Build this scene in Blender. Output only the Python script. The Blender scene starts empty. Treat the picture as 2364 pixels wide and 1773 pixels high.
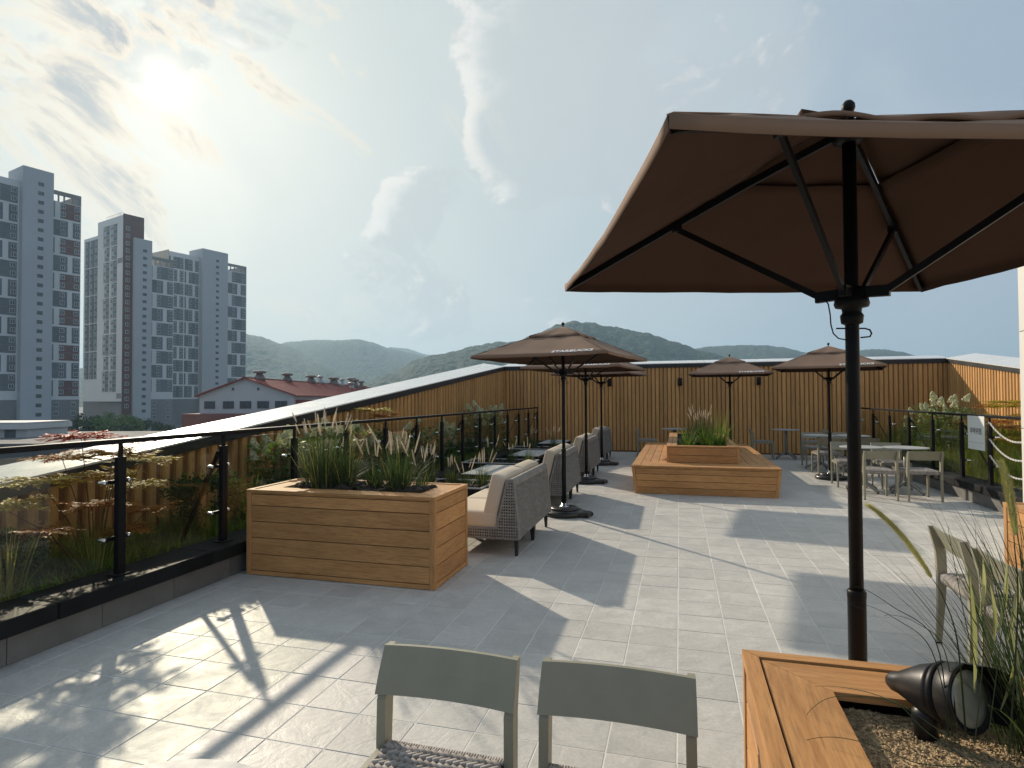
import bpy, bmesh, math, random
from mathutils import Vector, Matrix, noise

R = random.Random(11)
scene = bpy.context.scene
COL = scene.collection
rad = math.radians

# ------------------------------------------------------------------ camera
EYE = 1.549
YAW, PITCH, ROLL = 0.272293864, 0.0218487435, -0.00484066677
FOC, PW, PH = 1381.574, 2364.0, 1773.0


def ray(px, py):
    """direction of a picture point (2364 x 1773) in the world"""
    dx, dy = px - PW / 2, py - PH / 2
    c, s = math.cos(ROLL), math.sin(ROLL)
    x, y = c * dx + s * dy, -s * dx + c * dy
    d = (x / FOC, 1.0, -y / FOC)
    cp, sp = math.cos(PITCH), math.sin(PITCH)
    y1, z1 = cp * d[1] - sp * d[2], sp * d[1] + cp * d[2]
    c, s = math.cos(YAW), math.sin(YAW)
    return Vector((c * d[0] - s * y1, s * d[0] + c * y1, z1))


cam_d = bpy.data.cameras.new('camera')
cam_d.sensor_width = 36.0
cam_d.lens = 36.0 * FOC / PW
cam_d.clip_start = 0.05
cam_d.clip_end = 20000
cam = bpy.data.objects.new('camera', cam_d)
COL.objects.link(cam)
_f = ray(PW / 2, PH / 2)
_r = ray(PW / 2 + FOC, PH / 2) - _f
_u = ray(PW / 2, PH / 2 - FOC) - _f
cam.matrix_world = Matrix(((_r.x, _u.x, -_f.x, 0), (_r.y, _u.y, -_f.y, 0),
                           (_r.z, _u.z, -_f.z, EYE), (0, 0, 0, 1)))
scene.camera = cam

# ------------------------------------------------------------------ light
SUN_AZ, SUN_EL = rad(-45.9), rad(25.0)          # azimuth from +Y, minus is towards -X
SUN_DIR = Vector((math.sin(SUN_AZ) * math.cos(SUN_EL), math.cos(SUN_AZ) * math.cos(SUN_EL), math.sin(SUN_EL)))
sun_d = bpy.data.lights.new('sun', 'SUN')
sun_d.energy = 5.0
sun_d.angle = rad(0.9)
sun_d.color = (1.0, 0.86, 0.68)
sun = bpy.data.objects.new('sun', sun_d)
COL.objects.link(sun)
sun.location = SUN_DIR * 40
sun.rotation_euler = SUN_DIR.to_track_quat('Z', 'Y').to_euler()

# ------------------------------------------------------------------ picture
scene.render.engine = 'CYCLES'
scene.render.resolution_x, scene.render.resolution_y = 1024, 768
vs = scene.view_settings
vs.view_transform = 'Standard'
vs.look = 'None'
vs.exposure = 0.12
vs.gamma = 1.0
vs.use_curve_mapping = False
try:
    scene.cycles.max_bounces = 6
    scene.cycles.transparent_max_bounces = 24
    scene.cycles.volume_bounces = 0
except Exception:
    pass


# ------------------------------------------------------------------ node helper
class NT:
    def __init__(self, tree):
        self.t = tree
        tree.nodes.clear()

    def n(self, kind, **kw):
        nd = self.t.nodes.new(kind)
        for k, v in kw.items():
            if k == 'ins':
                for key, val in v.items():
                    s = nd.inputs[key]
                    if hasattr(val, 'is_output') or isinstance(val, bpy.types.NodeSocket):
                        self.t.links.new(val, s)
                    else:
                        s.default_value = val
            else:
                setattr(nd, k, v)
        return nd

    def math(self, op, a, b=None, c=None, clamp=False):
        nd = self.t.nodes.new('ShaderNodeMath')
        nd.operation = op
        nd.use_clamp = clamp
        for i, v in enumerate((a, b, c)):
            if v is None:
                continue
            if isinstance(v, bpy.types.NodeSocket):
                self.t.links.new(v, nd.inputs[i])
            else:
                nd.inputs[i].default_value = v
        return nd.outputs[0]

    def vmath(self, op, a, b=None):
        nd = self.t.nodes.new('ShaderNodeVectorMath')
        nd.operation = op
        for i, v in enumerate((a, b)):
            if v is None:
                continue
            if isinstance(v, bpy.types.NodeSocket):
                self.t.links.new(v, nd.inputs[i])
            else:
                nd.inputs[i].default_value = v
        return nd

    def mix(self, fac, a, b, blend='MIX'):
        nd = self.t.nodes.new('ShaderNodeMix')
        nd.data_type = 'RGBA'
        nd.blend_type = blend
        for s, v in ((nd.inputs[0], fac), (nd.inputs[6], a), (nd.inputs[7], b)):
            if isinstance(v, bpy.types.NodeSocket):
                self.t.links.new(v, s)
            else:
                if s.type == 'RGBA' and len(v) == 3:
                    v = (*v, 1)
                s.default_value = v
        return nd.outputs[2]

    def ramp(self, fac, stops, interp='LINEAR'):
        nd = self.t.nodes.new('ShaderNodeValToRGB')
        nd.color_ramp.interpolation = interp
        el = nd.color_ramp.elements
        while len(el) < len(stops):
            el.new(0.5)
        for e, (p, c) in zip(el, stops):
            e.position = p
            e.color = (c, c, c, 1) if isinstance(c, (int, float)) else (*c, 1)
        self.t.links.new(fac, nd.inputs[0])
        return nd.outputs[0]

    def smooth(self, v, lo, hi):
        nd = self.t.nodes.new('ShaderNodeMapRange')
        nd.interpolation_type = 'SMOOTHSTEP'
        self.t.links.new(v, nd.inputs[0])
        nd.inputs[1].default_value = lo
        nd.inputs[2].default_value = hi
        return nd.outputs[0]

    def noise(self, vec, scale, detail=4, rough=0.55, dist=0.0, out=0):
        nd = self.t.nodes.new('ShaderNodeTexNoise')
        nd.inputs['Scale'].default_value = scale
        nd.inputs['Detail'].default_value = detail
        nd.inputs['Roughness'].default_value = rough
        nd.inputs['Distortion'].default_value = dist
        if vec is not None:
            self.t.links.new(vec, nd.inputs['Vector'])
        return nd.outputs[out]


# ------------------------------------------------------------------ sky
def make_world():
    w = bpy.data.worlds.new('World')
    scene.world = w
    w.use_nodes = True
    k = NT(w.node_tree)
    L = k.t.links.new
    sky = k.n('ShaderNodeTexSky', sky_type='NISHITA')
    sky.sun_disc = False
    sky.sun_elevation = SUN_EL
    sky.sun_rotation = SUN_AZ
    sky.air_density = 1.0
    sky.dust_density = 2.5
    sky.ozone_density = 1.0
    tc = k.n('ShaderNodeTexCoord')
    d = k.vmath('NORMALIZE', tc.outputs['Generated']).outputs[0]
    sep = k.n('ShaderNodeSeparateXYZ', ins={0: d})
    z = k.math('MAXIMUM', sep.outputs[2], 0.0)
    den = k.math('ADD', z, 0.22)
    px = k.math('DIVIDE', sep.outputs[0], den)
    py = k.math('DIVIDE', sep.outputs[1], den)
    p = k.n('ShaderNodeCombineXYZ', ins={0: px, 1: py, 2: 0.0}).outputs[0]
    # closeness to the sun
    ds = k.vmath('DOT_PRODUCT', d, tuple(SUN_DIR)).outputs['Value']
    dsc = k.math('MAXIMUM', ds, 0.0)
    aure = k.math('POWER', dsc, 90.0)
    tight = k.math('POWER', dsc, 2600.0)
    disc = k.smooth(ds, math.cos(rad(1.3)), math.cos(rad(0.95)))
    # open sky between the clouds: whiter towards the sun and the skyline
    toward = k.math('POWER', dsc, 2.0)
    hz = k.math('POWER', k.math('SUBTRACT', 1.0, z), 7.0)
    skyc = k.mix(1.0, sky.outputs[0], (SKY_K, SKY_K, SKY_K), 'MULTIPLY')
    air = k.mix(toward, (0.305, 0.405, 0.55), (0.66, 0.73, 0.70))
    air = k.mix(k.math('MULTIPLY', hz, 0.30), air, k.mix(toward, (0.36, 0.455, 0.55), (0.72, 0.73, 0.66)))
    c0 = k.mix(0.15, air, skyc)
    # soft veil
    veiln = k.noise(d, 3.2, 4, 0.55, 0.6)
    veil = k.math('MULTIPLY', k.smooth(veiln, 0.40, 0.66), 0.45)
    c1 = k.mix(veil, c0, k.mix(toward, (0.40, 0.475, 0.56), (0.72, 0.745, 0.71)))

    def vdir(dx, dy):
        return ray(dx * 1.06872, dy * 1.06872).normalized()

    def blobs(vec, spec):
        tot = None
        for (dx, dy, half, amount) in spec:
            f = k.vmath('DOT_PRODUCT', vec, tuple(vdir(dx, dy))).outputs['Value']
            f = k.math('POWER', k.math('MAXIMUM', f, 0.0), math.log(0.5) / math.log(math.cos(rad(half))))
            f = k.math('MULTIPLY', f, amount)
            tot = f if tot is None else k.math('ADD', tot, f)
        return tot
    BANK = ((1060, 60, 4.0, 0.22), (1130, 190, 4.2, 0.24), (1210, 120, 5.0, 0.2), (1160, 330, 3.8, 0.32), (1090, 400, 3.0, 0.26), (940, 395, 2.6, 0.34), (850, 405, 2.0, 0.36), (1290, 300, 6.0, 0.26),
            (1620, 110, 6.0, 0.2), (880, 600, 5.5, 0.22), (760, 520, 4.0, 0.14), (1070, 290, 2.4, 0.22), (1040, 520, 3.6, -0.34), (960, 240, 3.0, -0.2), (720, 330, 6.0, -0.15), (640, 200, 5.0, 0.10))
    # heaped clouds, bright on the side that faces the sun
    tos = k.vmath('NORMALIZE', k.vmath('SUBTRACT', tuple(SUN_DIR), d).outputs[0]).outputs[0]
    sh = k.vmath('SCALE', tos)
    sh.inputs['Scale'].default_value = 0.022
    d2 = k.vmath('NORMALIZE', k.vmath('ADD', d, sh.outputs[0]).outputs[0]).outputs[0]

    def dens(q):
        v = k.n('ShaderNodeMapping', ins={'Vector': q, 'Scale': (1.0, 1.0, 1.35), 'Location': (5.3, 2.2, 0.4)}).outputs[0]
        f = k.noise(v, 4.2, 7, 0.60, 0.3)
        g = k.noise(v, 17.0, 3, 0.6, 0.2)
        f = k.math('ADD', k.math('MULTIPLY_ADD', f, 1.25, -0.20), k.math('MULTIPLY', g, 0.16))
        return k.math('ADD', f, blobs(q, BANK))
    n0, n1 = dens(d), dens(d2)
    cum = k.smooth(n0, 0.60, 0.68)
    lit = k.math('MULTIPLY', cum, k.smooth(k.math('SUBTRACT', n0, n1), 0.0, 0.16))
    lit = k.math('MULTIPLY', lit, k.math('SUBTRACT', 1.0, k.smooth(n0, 0.72, 1.0)))
    c2 = k.mix(k.math('MULTIPLY', cum, 0.60), c1, k.mix(toward, (0.38, 0.445, 0.52), (0.58, 0.615, 0.61)))
    c3 = k.mix(k.math('MULTIPLY', lit, 0.80), c2, k.mix(toward, (0.52, 0.555, 0.60), (0.95, 0.92, 0.85)))
    # streaky clouds round the sun
    U = Vector((math.cos(SUN_AZ), -math.sin(SUN_AZ), 0))
    V = SUN_DIR.cross(U).normalized()
    if V.z < 0:
        V = -V
    ca, sa = math.cos(rad(36)), math.sin(rad(36))
    S_, T_ = U * ca - V * sa, U * sa + V * ca
    sc = k.vmath('DOT_PRODUCT', d, tuple(S_)).outputs['Value']
    tcx = k.vmath('DOT_PRODUCT', d, tuple(T_)).outputs['Value']
    mp = k.n('ShaderNodeCombineXYZ', ins={0: sc, 1: k.math('MULTIPLY', tcx, 2.2), 2: 0.31}).outputs[0]
    sn = k.noise(mp, 5.0, 7, 0.62, 0.45)
    sn = k.math('ADD', sn, blobs(d, ((190, 190, 3.2, 0.11), (120, 110, 3.2, 0.08), (420, 120, 3.0, 0.14), (300, 50, 3.0, 0.10), (400, 300, 1.6, 0.10), (480, 350, 1.6, 0.10), (355, 170, 1.6, -0.12), (560, 330, 5.0, -0.06))))
    st = k.smooth(sn, 0.53, 0.64)
    stm = k.math('MULTIPLY', st, k.math('POWER', dsc, 20.0))
    c4 = k.mix(k.math('MULTIPLY', stm, 0.85), c3, k.mix(k.smooth(sn, 0.59, 0.72), (0.98, 0.85, 0.66), (0.42, 0.44, 0.465)))
    glow = k.mix(1.0, (1.0, 0.93, 0.78), aure, 'MULTIPLY')
    c5 = k.mix(1.0, c4, k.mix(1.0, glow, (0.08, 0.08, 0.08), 'MULTIPLY'), 'ADD')
    g2 = k.mix(1.0, (1.0, 0.85, 0.55), tight, 'MULTIPLY')
    c6 = k.mix(1.0, c5, k.mix(1.0, g2, (0.45, 0.45, 0.45), 'MULTIPLY'), 'ADD')
    c7 = k.mix(disc, c6, (3.0, 2.85, 2.5))
    bg = k.n('ShaderNodeBackground', ins={'Color': c7, 'Strength': 1.0})
    out = k.n('ShaderNodeOutputWorld')
    L(bg.outputs[0], out.inputs[0])


SKY_K = 0.05
make_world()
try:
    scene.world.cycles.sampling_method = 'MANUAL'
    scene.world.cycles.sample_map_resolution = 512
except Exception:
    pass


# ------------------------------------------------------------------ object helpers
class MB:
    """collects faces of one mesh"""

    def __init__(self):
        self.v, self.f, self.mi = [], [], []
        self.m = 0

    def add(self, vs_, fs_):
        o = len(self.v)
        self.v.extend([tuple(a) for a in vs_])
        for f in fs_:
            self.f.append(tuple(i + o for i in f))
            self.mi.append(self.m)
        return self

    def box(self, x0, x1, y0, y1, z0, z1, b=0.0, M=None):
        if b <= 0:
            vs_ = [(x, y, z) for z in (z0, z1) for y in (y0, y1) for x in (x0, x1)]
            fs_ = [(0, 2, 3, 1), (4, 5, 7, 6), (0, 1, 5, 4), (2, 6, 7, 3), (0, 4, 6, 2), (1, 3, 7, 5)]
        else:
            vs_, fs_ = chamfer(x0, x1, y0, y1, z0, z1, b)
        if M is not None:
            vs_ = [tuple(M @ Vector(a)) for a in vs_]
        return self.add(vs_, fs_)

    def prism(self, poly, a0, a1, axis='y'):
        """polygon in the other two axes pushed along axis"""
        n = len(poly)

        def pt(p, a):
            if axis == 'y':
                return (p[0], a, p[1])
            if axis == 'x':
                return (a, p[0], p[1])
            return (p[0], p[1], a)
        vs_ = [pt(p, a0) for p in poly] + [pt(p, a1) for p in poly]
        fs_ = [tuple(range(n)), tuple(range(2 * n - 1, n - 1, -1))]
        fs_ += [(i, (i + 1) % n + 0, (i + 1) % n + n, i + n)[::-1] for i in range(n)]
        return self.add(vs_, fs_)

    def tube(self, pts, rr, n=8, cap=True, sx=1.0):
        pts = [Vector(p) for p in pts]
        if not isinstance(rr, (list, tuple)):
            rr = [rr] * len(pts)
        vs_, fs_ = [], []
        up = Vector((0, 0, 1))
        prev = None
        for i, p in enumerate(pts):
            t = (pts[min(i + 1, len(pts) - 1)] - pts[max(i - 1, 0)]).normalized()
            if prev is None:
                a = t.cross(up)
                if a.length < 1e-3:
                    a = t.cross(Vector((1, 0, 0)))
            else:
                a = prev - t * prev.dot(t)
            a.normalize()
            prev = a
            b = t.cross(a)
            for k in range(n):
                g = 2 * math.pi * k / n
                vs_.append(p + a * (math.cos(g) * rr[i] * sx) + b * (math.sin(g) * rr[i]))
        for i in range(len(pts) - 1):
            for k in range(n):
                k2 = (k + 1) % n
                fs_.append((i * n + k, i * n + k2, (i + 1) * n + k2, (i + 1) * n + k))
        if cap:
            fs_.append(tuple(range(n - 1, -1, -1)))
            fs_.append(tuple(range((len(pts) - 1) * n, len(pts) * n)))
        return self.add(vs_, fs_)

    def bar(self, p, q, w, h, up=(0, 0, 1)):
        """square bar from p to q"""
        p, q = Vector(p), Vector(q)
        t = (q - p).normalized()
        a = t.cross(Vector(up))
        if a.length < 1e-3:
            a = t.cross(Vector((1, 0, 0)))
        a.normalize()
        b = a.cross(t)
        vs_ = [e + a * (sx * w / 2) + b * (sy * h / 2) for e in (p, q) for sx, sy in ((-1, -1), (1, -1), (1, 1), (-1, 1))]
        fs_ = [(0, 1, 2, 3), (7, 6, 5, 4)] + [(k, k + 4, (k + 1) % 4 + 4, (k + 1) % 4) for k in range(4)]
        return self.add(vs_, fs_)

    def lathe(self, prof, n=24, c=(0, 0, 0), M=None):
        vs_, fs_ = [], []
        for r, z in prof:
            for k in range(n):
                g = 2 * math.pi * k / n
                q = Vector((c[0] + r * math.cos(g), c[1] + r * math.sin(g), c[2] + z))
                vs_.append(M @ q if M is not None else q)
        for i in range(len(prof) - 1):
            for k in range(n):
                k2 = (k + 1) % n
                fs_.append((i * n + k, i * n + k2, (i + 1) * n + k2, (i + 1) * n + k))
        fs_.append(tuple(range(n - 1, -1, -1)))
        fs_.append(tuple(range((len(prof) - 1) * n, len(prof) * n)))
        return self.add(vs_, fs_)

    def ball(self, c, rx, ry=None, rz=None, n=8, m=6):
        ry, rz = ry or rx, rz or rx
        vs_ = [(c[0], c[1], c[2] - rz)]
        for i in range(1, m):
            a = math.pi * i / m - math.pi / 2
            for k in range(n):
                g = 2 * math.pi * k / n
                vs_.append((c[0] + rx * math.cos(a) * math.cos(g), c[1] + ry * math.cos(a) * math.sin(g), c[2] + rz * math.sin(a)))
        vs_.append((c[0], c[1], c[2] + rz))
        fs_ = [(0, 1 + (k + 1) % n, 1 + k) for k in range(n)]
        for i in range(m - 2):
            for k in range(n):
                k2 = (k + 1) % n
                fs_.append((1 + i * n + k, 1 + i * n + k2, 1 + (i + 1) * n + k2, 1 + (i + 1) * n + k))
        t = len(vs_) - 1
        fs_ += [(t, 1 + (m - 2) * n + k, 1 + (m - 2) * n + (k + 1) % n) for k in range(n)]
        return self.add(vs_, fs_)

    def mesh(self, name, mats, smooth=False):
        me = bpy.data.meshes.new(name)
        me.from_pydata(self.v, [], self.f)
        if not isinstance(mats, (list, tuple)):
            mats = [mats]
        for m in mats:
            me.materials.append(m)
        if len(mats) > 1:
            me.polygons.foreach_set('material_index', self.mi)
        if smooth:
            me.polygons.foreach_set('use_smooth', [True] * len(me.polygons))
        me.update()
        return me

    def build(self, name, mats, parent=None, smooth=False, loc=None, rot=None):
        return put(name, self.mesh(name, mats, smooth), parent, loc, rot)


def chamfer(x0, x1, y0, y1, z0, z1, b):
    X, Y, Z = (x0, x1), (y0, y1), (z0, z1)
    vs_, idx = [], {}

    def key(i, j, k, ax):
        c = [X[i], Y[j], Z[k]]
        sg = (b if i == 0 else -b, b if j == 0 else -b, b if k == 0 else -b)
        for a in range(3):
            if a != ax:
                c[a] += sg[a]
        idx[(i, j, k, ax)] = len(vs_)
        vs_.append(tuple(c))
    for i in (0, 1):
        for j in (0, 1):
            for k in (0, 1):
                for ax in range(3):
                    key(i, j, k, ax)
    g = idx
    fs_ = []
    for s in (0, 1):
        o = [(0, 0), (1, 0), (1, 1), (0, 1)]
        f = [g[(s, a, c, 0)] for a, c in o]
        fs_.append(tuple(f if s else f[::-1]))
        f = [g[(a, s, c, 1)] for a, c in o]
        fs_.append(tuple(f[::-1] if s else f))
        f = [g[(a, c, s, 2)] for a, c in o]
        fs_.append(tuple(f if s else f[::-1]))
    for a in (0, 1):
        for c in (0, 1):
            fs_.append((g[(0, a, c, 1)], g[(1, a, c, 1)], g[(1, a, c, 2)], g[(0, a, c, 2)]) if a == c else (g[(0, a, c, 2)], g[(1, a, c, 2)], g[(1, a, c, 1)], g[(0, a, c, 1)]))
            fs_.append((g[(a, 0, c, 2)], g[(a, 1, c, 2)], g[(a, 1, c, 0)], g[(a, 0, c, 0)]) if a == c else (g[(a, 0, c, 0)], g[(a, 1, c, 0)], g[(a, 1, c, 2)], g[(a, 0, c, 2)]))
            fs_.append((g[(a, c, 0, 0)], g[(a, c, 1, 0)], g[(a, c, 1, 1)], g[(a, c, 0, 1)]) if a == c else (g[(a, c, 0, 1)], g[(a, c, 1, 1)], g[(a, c, 1, 0)], g[(a, c, 0, 0)]))
    for i in (0, 1):
        for j in (0, 1):
            for k in (0, 1):
                t = (g[(i, j, k, 0)], g[(i, j, k, 1)], g[(i, j, k, 2)])
                fs_.append(t if (i + j + k) % 2 else t[::-1])
    return vs_, fs_


def put(name, me, parent=None, loc=None, rot=None, scale=None):
    o = bpy.data.objects.new(name, me)
    COL.objects.link(o)
    if parent is not None:
        o.parent = parent
    if loc is not None:
        o.location = loc
    if rot is not None:
        o.rotation_euler = rot
    if scale is not None:
        o.scale = scale
    return o


def tag(o, label=None, cat=None, group=None, kind=None):
    for kx, v in (('label', label), ('category', cat), ('group', group), ('kind', kind)):
        if v:
            o[kx] = v
    return o


def thing(name, label, cat, loc=(0, 0, 0), rz=0.0, group=None):
    o = bpy.data.objects.new(name, None)
    o.empty_display_size = 0.1
    COL.objects.link(o)
    o.location = loc
    o.rotation_euler = (0, 0, rz)
    return tag(o, label, cat, group)


def copy_tree(o, parent=None):
    c = o.copy()
    COL.objects.link(c)
    c.parent = parent
    for ch in KIDS(o):
        copy_tree(ch, c)
    return c


def KIDS(o):
    return [x for x in COL.objects if x.parent == o] if not hasattr(o, 'children') else list(o.children)


def copy_thing(o, loc, rz, label, group=None):
    c = copy_tree(o)
    c.location = loc
    c.rotation_euler = (0, 0, rz)
    tag(c, label, None, group)
    return c


# ------------------------------------------------------------------ materials
MATS = {}


def pbr(name, col, rough=0.6, metal=0.0, var=0.0, nscale=6.0, bump=0.0, bscale=60.0, col2=None, spec=0.5,
        stretch=None, island=0.0, transl=None, coat=0.0, coords='Object', detail=6, bdist=0.004):
    """colour with fine grain, all procedural"""
    m = bpy.data.materials.new(name)
    m.use_nodes = True
    k = NT(m.node_tree)
    tc = k.n('ShaderNodeTexCoord')
    oi = k.n('ShaderNodeObjectInfo')
    v = tc.outputs[coords]
    off = k.vmath('SCALE', (17.0, 9.0, 5.0))
    k.t.links.new(oi.outputs['Random'], off.inputs['Scale'])
    v = k.vmath('ADD', v, off.outputs[0]).outputs[0]
    if stretch:
        v = k.n('ShaderNodeMapping', ins={'Vector': v, 'Scale': stretch}).outputs[0]
    c = None
    col = (*col, 1)
    fac = k.noise(v, nscale, detail, 0.6)
    if col2 is not None:
        c = k.mix(k.ramp(fac, [(0.32, 0.0), (0.68, 1.0)]), col, (*col2, 1))
    else:
        c = col
    if var > 0:
        lo, hi = 1 - var, 1 + var
        f2 = k.noise(v, nscale * 0.37, 3, 0.5)
        g = k.n('ShaderNodeMapRange', ins={0: f2, 1: 0.3, 2: 0.7, 3: lo, 4: hi}).outputs[0]
        gc = k.n('ShaderNodeCombineColor', ins={0: g, 1: g, 2: g}).outputs[0]
        c = k.mix(1.0, c, gc, 'MULTIPLY')
    if island > 0:
        ge = k.n('ShaderNodeNewGeometry')
        s = k.math('FRACT', k.math('ADD', ge.outputs['Random Per Island'], oi.outputs['Random']))
        g = k.n('ShaderNodeMapRange', ins={0: s, 1: 0.0, 2: 1.0, 3: 1 - island, 4: 1 + island}).outputs[0]
        gc = k.n('ShaderNodeCombineColor', ins={0: g, 1: g, 2: g}).outputs[0]
        c = k.mix(1.0, c, gc, 'MULTIPLY')
    b = k.n('ShaderNodeBsdfPrincipled')
    if isinstance(c, bpy.types.NodeSocket):
        k.t.links.new(c, b.inputs['Base Color'])
    else:
        b.inputs['Base Color'].default_value = c
    rr = k.n('ShaderNodeMapRange', ins={0: fac, 1: 0.25, 2: 0.75, 3: max(0.02, rough - 0.07), 4: min(1.0, rough + 0.07)}).outputs[0]
    k.t.links.new(rr, b.inputs['Roughness'])
    b.inputs['Metallic'].default_value = metal
    b.inputs['Specular IOR Level'].default_value = spec
    if coat:
        b.inputs['Coat Weight'].default_value = coat
        b.inputs['Coat Roughness'].default_value = 0.2
    if bump > 0:
        h = k.noise(v, bscale, 5, 0.6)
        bp = k.n('ShaderNodeBump', ins={'Height': h, 'Strength': bump, 'Distance': bdist})
        k.t.links.new(bp.outputs[0], b.inputs['Normal'])
    out = k.n('ShaderNodeOutputMaterial')
    sh = b.outputs[0]
    if transl:
        tr = k.n('ShaderNodeBsdfTranslucent')
        if isinstance(c, bpy.types.NodeSocket):
            tc2 = k.mix(1.0, c, (*transl[1], 1), 'MULTIPLY')
            k.t.links.new(tc2, tr.inputs['Color'])
        else:
            tr.inputs['Color'].default_value = (*transl[1], 1)
        mx = k.n('ShaderNodeMixShader', ins={0: transl[0], 1: sh, 2: tr.outputs[0]})
        sh = mx.outputs[0]
    k.t.links.new(sh, out.inputs[0])
    MATS[name] = m
    return m


def wood_mat(name, axis, c1, c2, rough=0.62):
    """composite deck board, grain along axis"""
    m = bpy.data.materials.new(name)
    m.use_nodes = True
    k = NT(m.node_tree)
    tc = k.n('ShaderNodeTexCoord')
    oi = k.n('ShaderNodeObjectInfo')
    off = k.vmath('SCALE', (13.0, 7.0, 11.0))
    k.t.links.new(oi.outputs['Random'], off.inputs['Scale'])
    v = k.vmath('ADD', tc.outputs['Object'], off.outputs[0]).outputs[0]
    sc = [9.0, 9.0, 9.0]
    sc['xyz'.index(axis)] = 0.7
    mv = k.n('ShaderNodeMapping', ins={'Vector': v, 'Scale': sc}).outputs[0]
    g1 = k.noise(mv, 3.2, 8, 0.62, 0.9)
    g2 = k.noise(mv, 14.0, 4, 0.6, 0.2)
    sc2 = [1.0, 1.0, 1.0]
    blot = k.noise(v, 2.2, 3, 0.5)
    c = k.mix(k.ramp(g1, [(0.30, 0.0), (0.70, 1.0)]), (*c1, 1), (*c2, 1))
    dark = k.ramp(g2, [(0.34, 0.72), (0.56, 1.0)])
    c = k.mix(1.0, c, dark, 'MULTIPLY')
    g = k.n('ShaderNodeMapRange', ins={0: blot, 1: 0.3, 2: 0.7, 3: 0.88, 4: 1.1}).outputs[0]
    rv = k.n('ShaderNodeMapRange', ins={0: oi.outputs['Random'], 1: 0.0, 2: 1.0, 3: 0.86, 4: 1.12}).outputs[0]
    g = k.math('MULTIPLY', g, rv)
    c = k.mix(1.0, c, k.n('ShaderNodeCombineColor', ins={0: g, 1: g, 2: g}).outputs[0], 'MULTIPLY')
    b = k.n('ShaderNodeBsdfPrincipled', ins={'Base Color': c, 'Roughness': rough})
    b.inputs['Specular IOR Level'].default_value = 0.35
    bp = k.n('ShaderNodeBump', ins={'Height': g1, 'Strength': 0.25, 'Distance': 0.003})
    k.t.links.new(bp.outputs[0], b.inputs['Normal'])
    out = k.n('ShaderNodeOutputMaterial')
    k.t.links.new(b.outputs[0], out.inputs[0])
    MATS[name] = m
    return m


def glass_mat(name, tint, strength=1.0):
    """thin pane: tinted see-through plus mirror reflection by angle"""
    m = bpy.data.materials.new(name)
    m.use_nodes = True
    k = NT(m.node_tree)
    tr = k.n('ShaderNodeBsdfTransparent', ins={0: (*tint, 1)})
    gl = k.n('ShaderNodeBsdfGlossy', ins={'Color': (1, 1, 1, 1), 'Roughness': 0.015})
    lw = k.n('ShaderNodeLayerWeight', ins={'Blend': 0.5})
    f = k.math('MULTIPLY_ADD', k.math('POWER', lw.outputs['Facing'], 5.0), 0.96, 0.04)
    f = k.math('MULTIPLY', f, strength, clamp=True)
    mx = k.n('ShaderNodeMixShader', ins={0: f, 1: tr.outputs[0], 2: gl.outputs[0]})
    out = k.n('ShaderNodeOutputMaterial')
    k.t.links.new(mx.outputs[0], out.inputs[0])
    MATS[name] = m
    return m


def tile_mat():
    m = bpy.data.materials.new('porcelain_tile')
    m.use_nodes = True
    k = NT(m.node_tree)
    ge = k.n('ShaderNodeNewGeometry')
    oi = k.n('ShaderNodeObjectInfo')
    rnd = k.math('FRACT', k.math('ADD', ge.outputs['Random Per Island'], oi.outputs['Random']))
    off = k.vmath('SCALE', (31.0, 17.0, 5.0))
    k.t.links.new(rnd, off.inputs['Scale'])
    v = k.vmath('ADD', ge.outputs['Position'], off.outputs[0]).outputs[0]
    n1 = k.noise(v, 7.0, 8, 0.62, 0.6)
    n2 = k.noise(v, 60.0, 3, 0.6)
    big = k.noise(ge.outputs['Position'], 0.55, 4, 0.55)
    c = k.mix(k.ramp(n1, [(0.30, 0.0), (0.72, 1.0)]), (0.455, 0.447, 0.420), (0.580, 0.563, 0.520))
    c = k.mix(k.math('MULTIPLY', k.ramp(n2, [(0.40, 1.0), (0.60, 0.0)]), 0.16), c, (0.20, 0.20, 0.20))
    g = k.n('ShaderNodeMapRange', ins={0: rnd, 1: 0.0, 2: 1.0, 3: 0.93, 4: 1.06}).outputs[0]
    g = k.math('MULTIPLY', g, k.n('ShaderNodeMapRange', ins={0: big, 1: 0.3, 2: 0.7, 3: 0.88, 4: 1.06}).outputs[0])
    c = k.mix(1.0, c, k.n('ShaderNodeCombineColor', ins={0: g, 1: g, 2: g}).outputs[0], 'MULTIPLY')
    b = k.n('ShaderNodeBsdfPrincipled', ins={'Base Color': c})
    rg = k.n('ShaderNodeMapRange', ins={0: n1, 1: 0.3, 2: 0.7, 3: 0.46, 4: 0.62}).outputs[0]
    k.t.links.new(rg, b.inputs['Roughness'])
    b.inputs['Specular IOR Level'].default_value = 0.4
    rel = k.noise(v, 5.0, 7, 0.60, 1.6)
    bp = k.n('ShaderNodeBump', ins={'Height': rel, 'Strength': 0.55, 'Distance': 0.010})
    k.t.links.new(bp.outputs[0], b.inputs['Normal'])
    out = k.n('ShaderNodeOutputMaterial')
    k.t.links.new(b.outputs[0], out.inputs[0])
    MATS['tile'] = m
    return m


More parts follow.
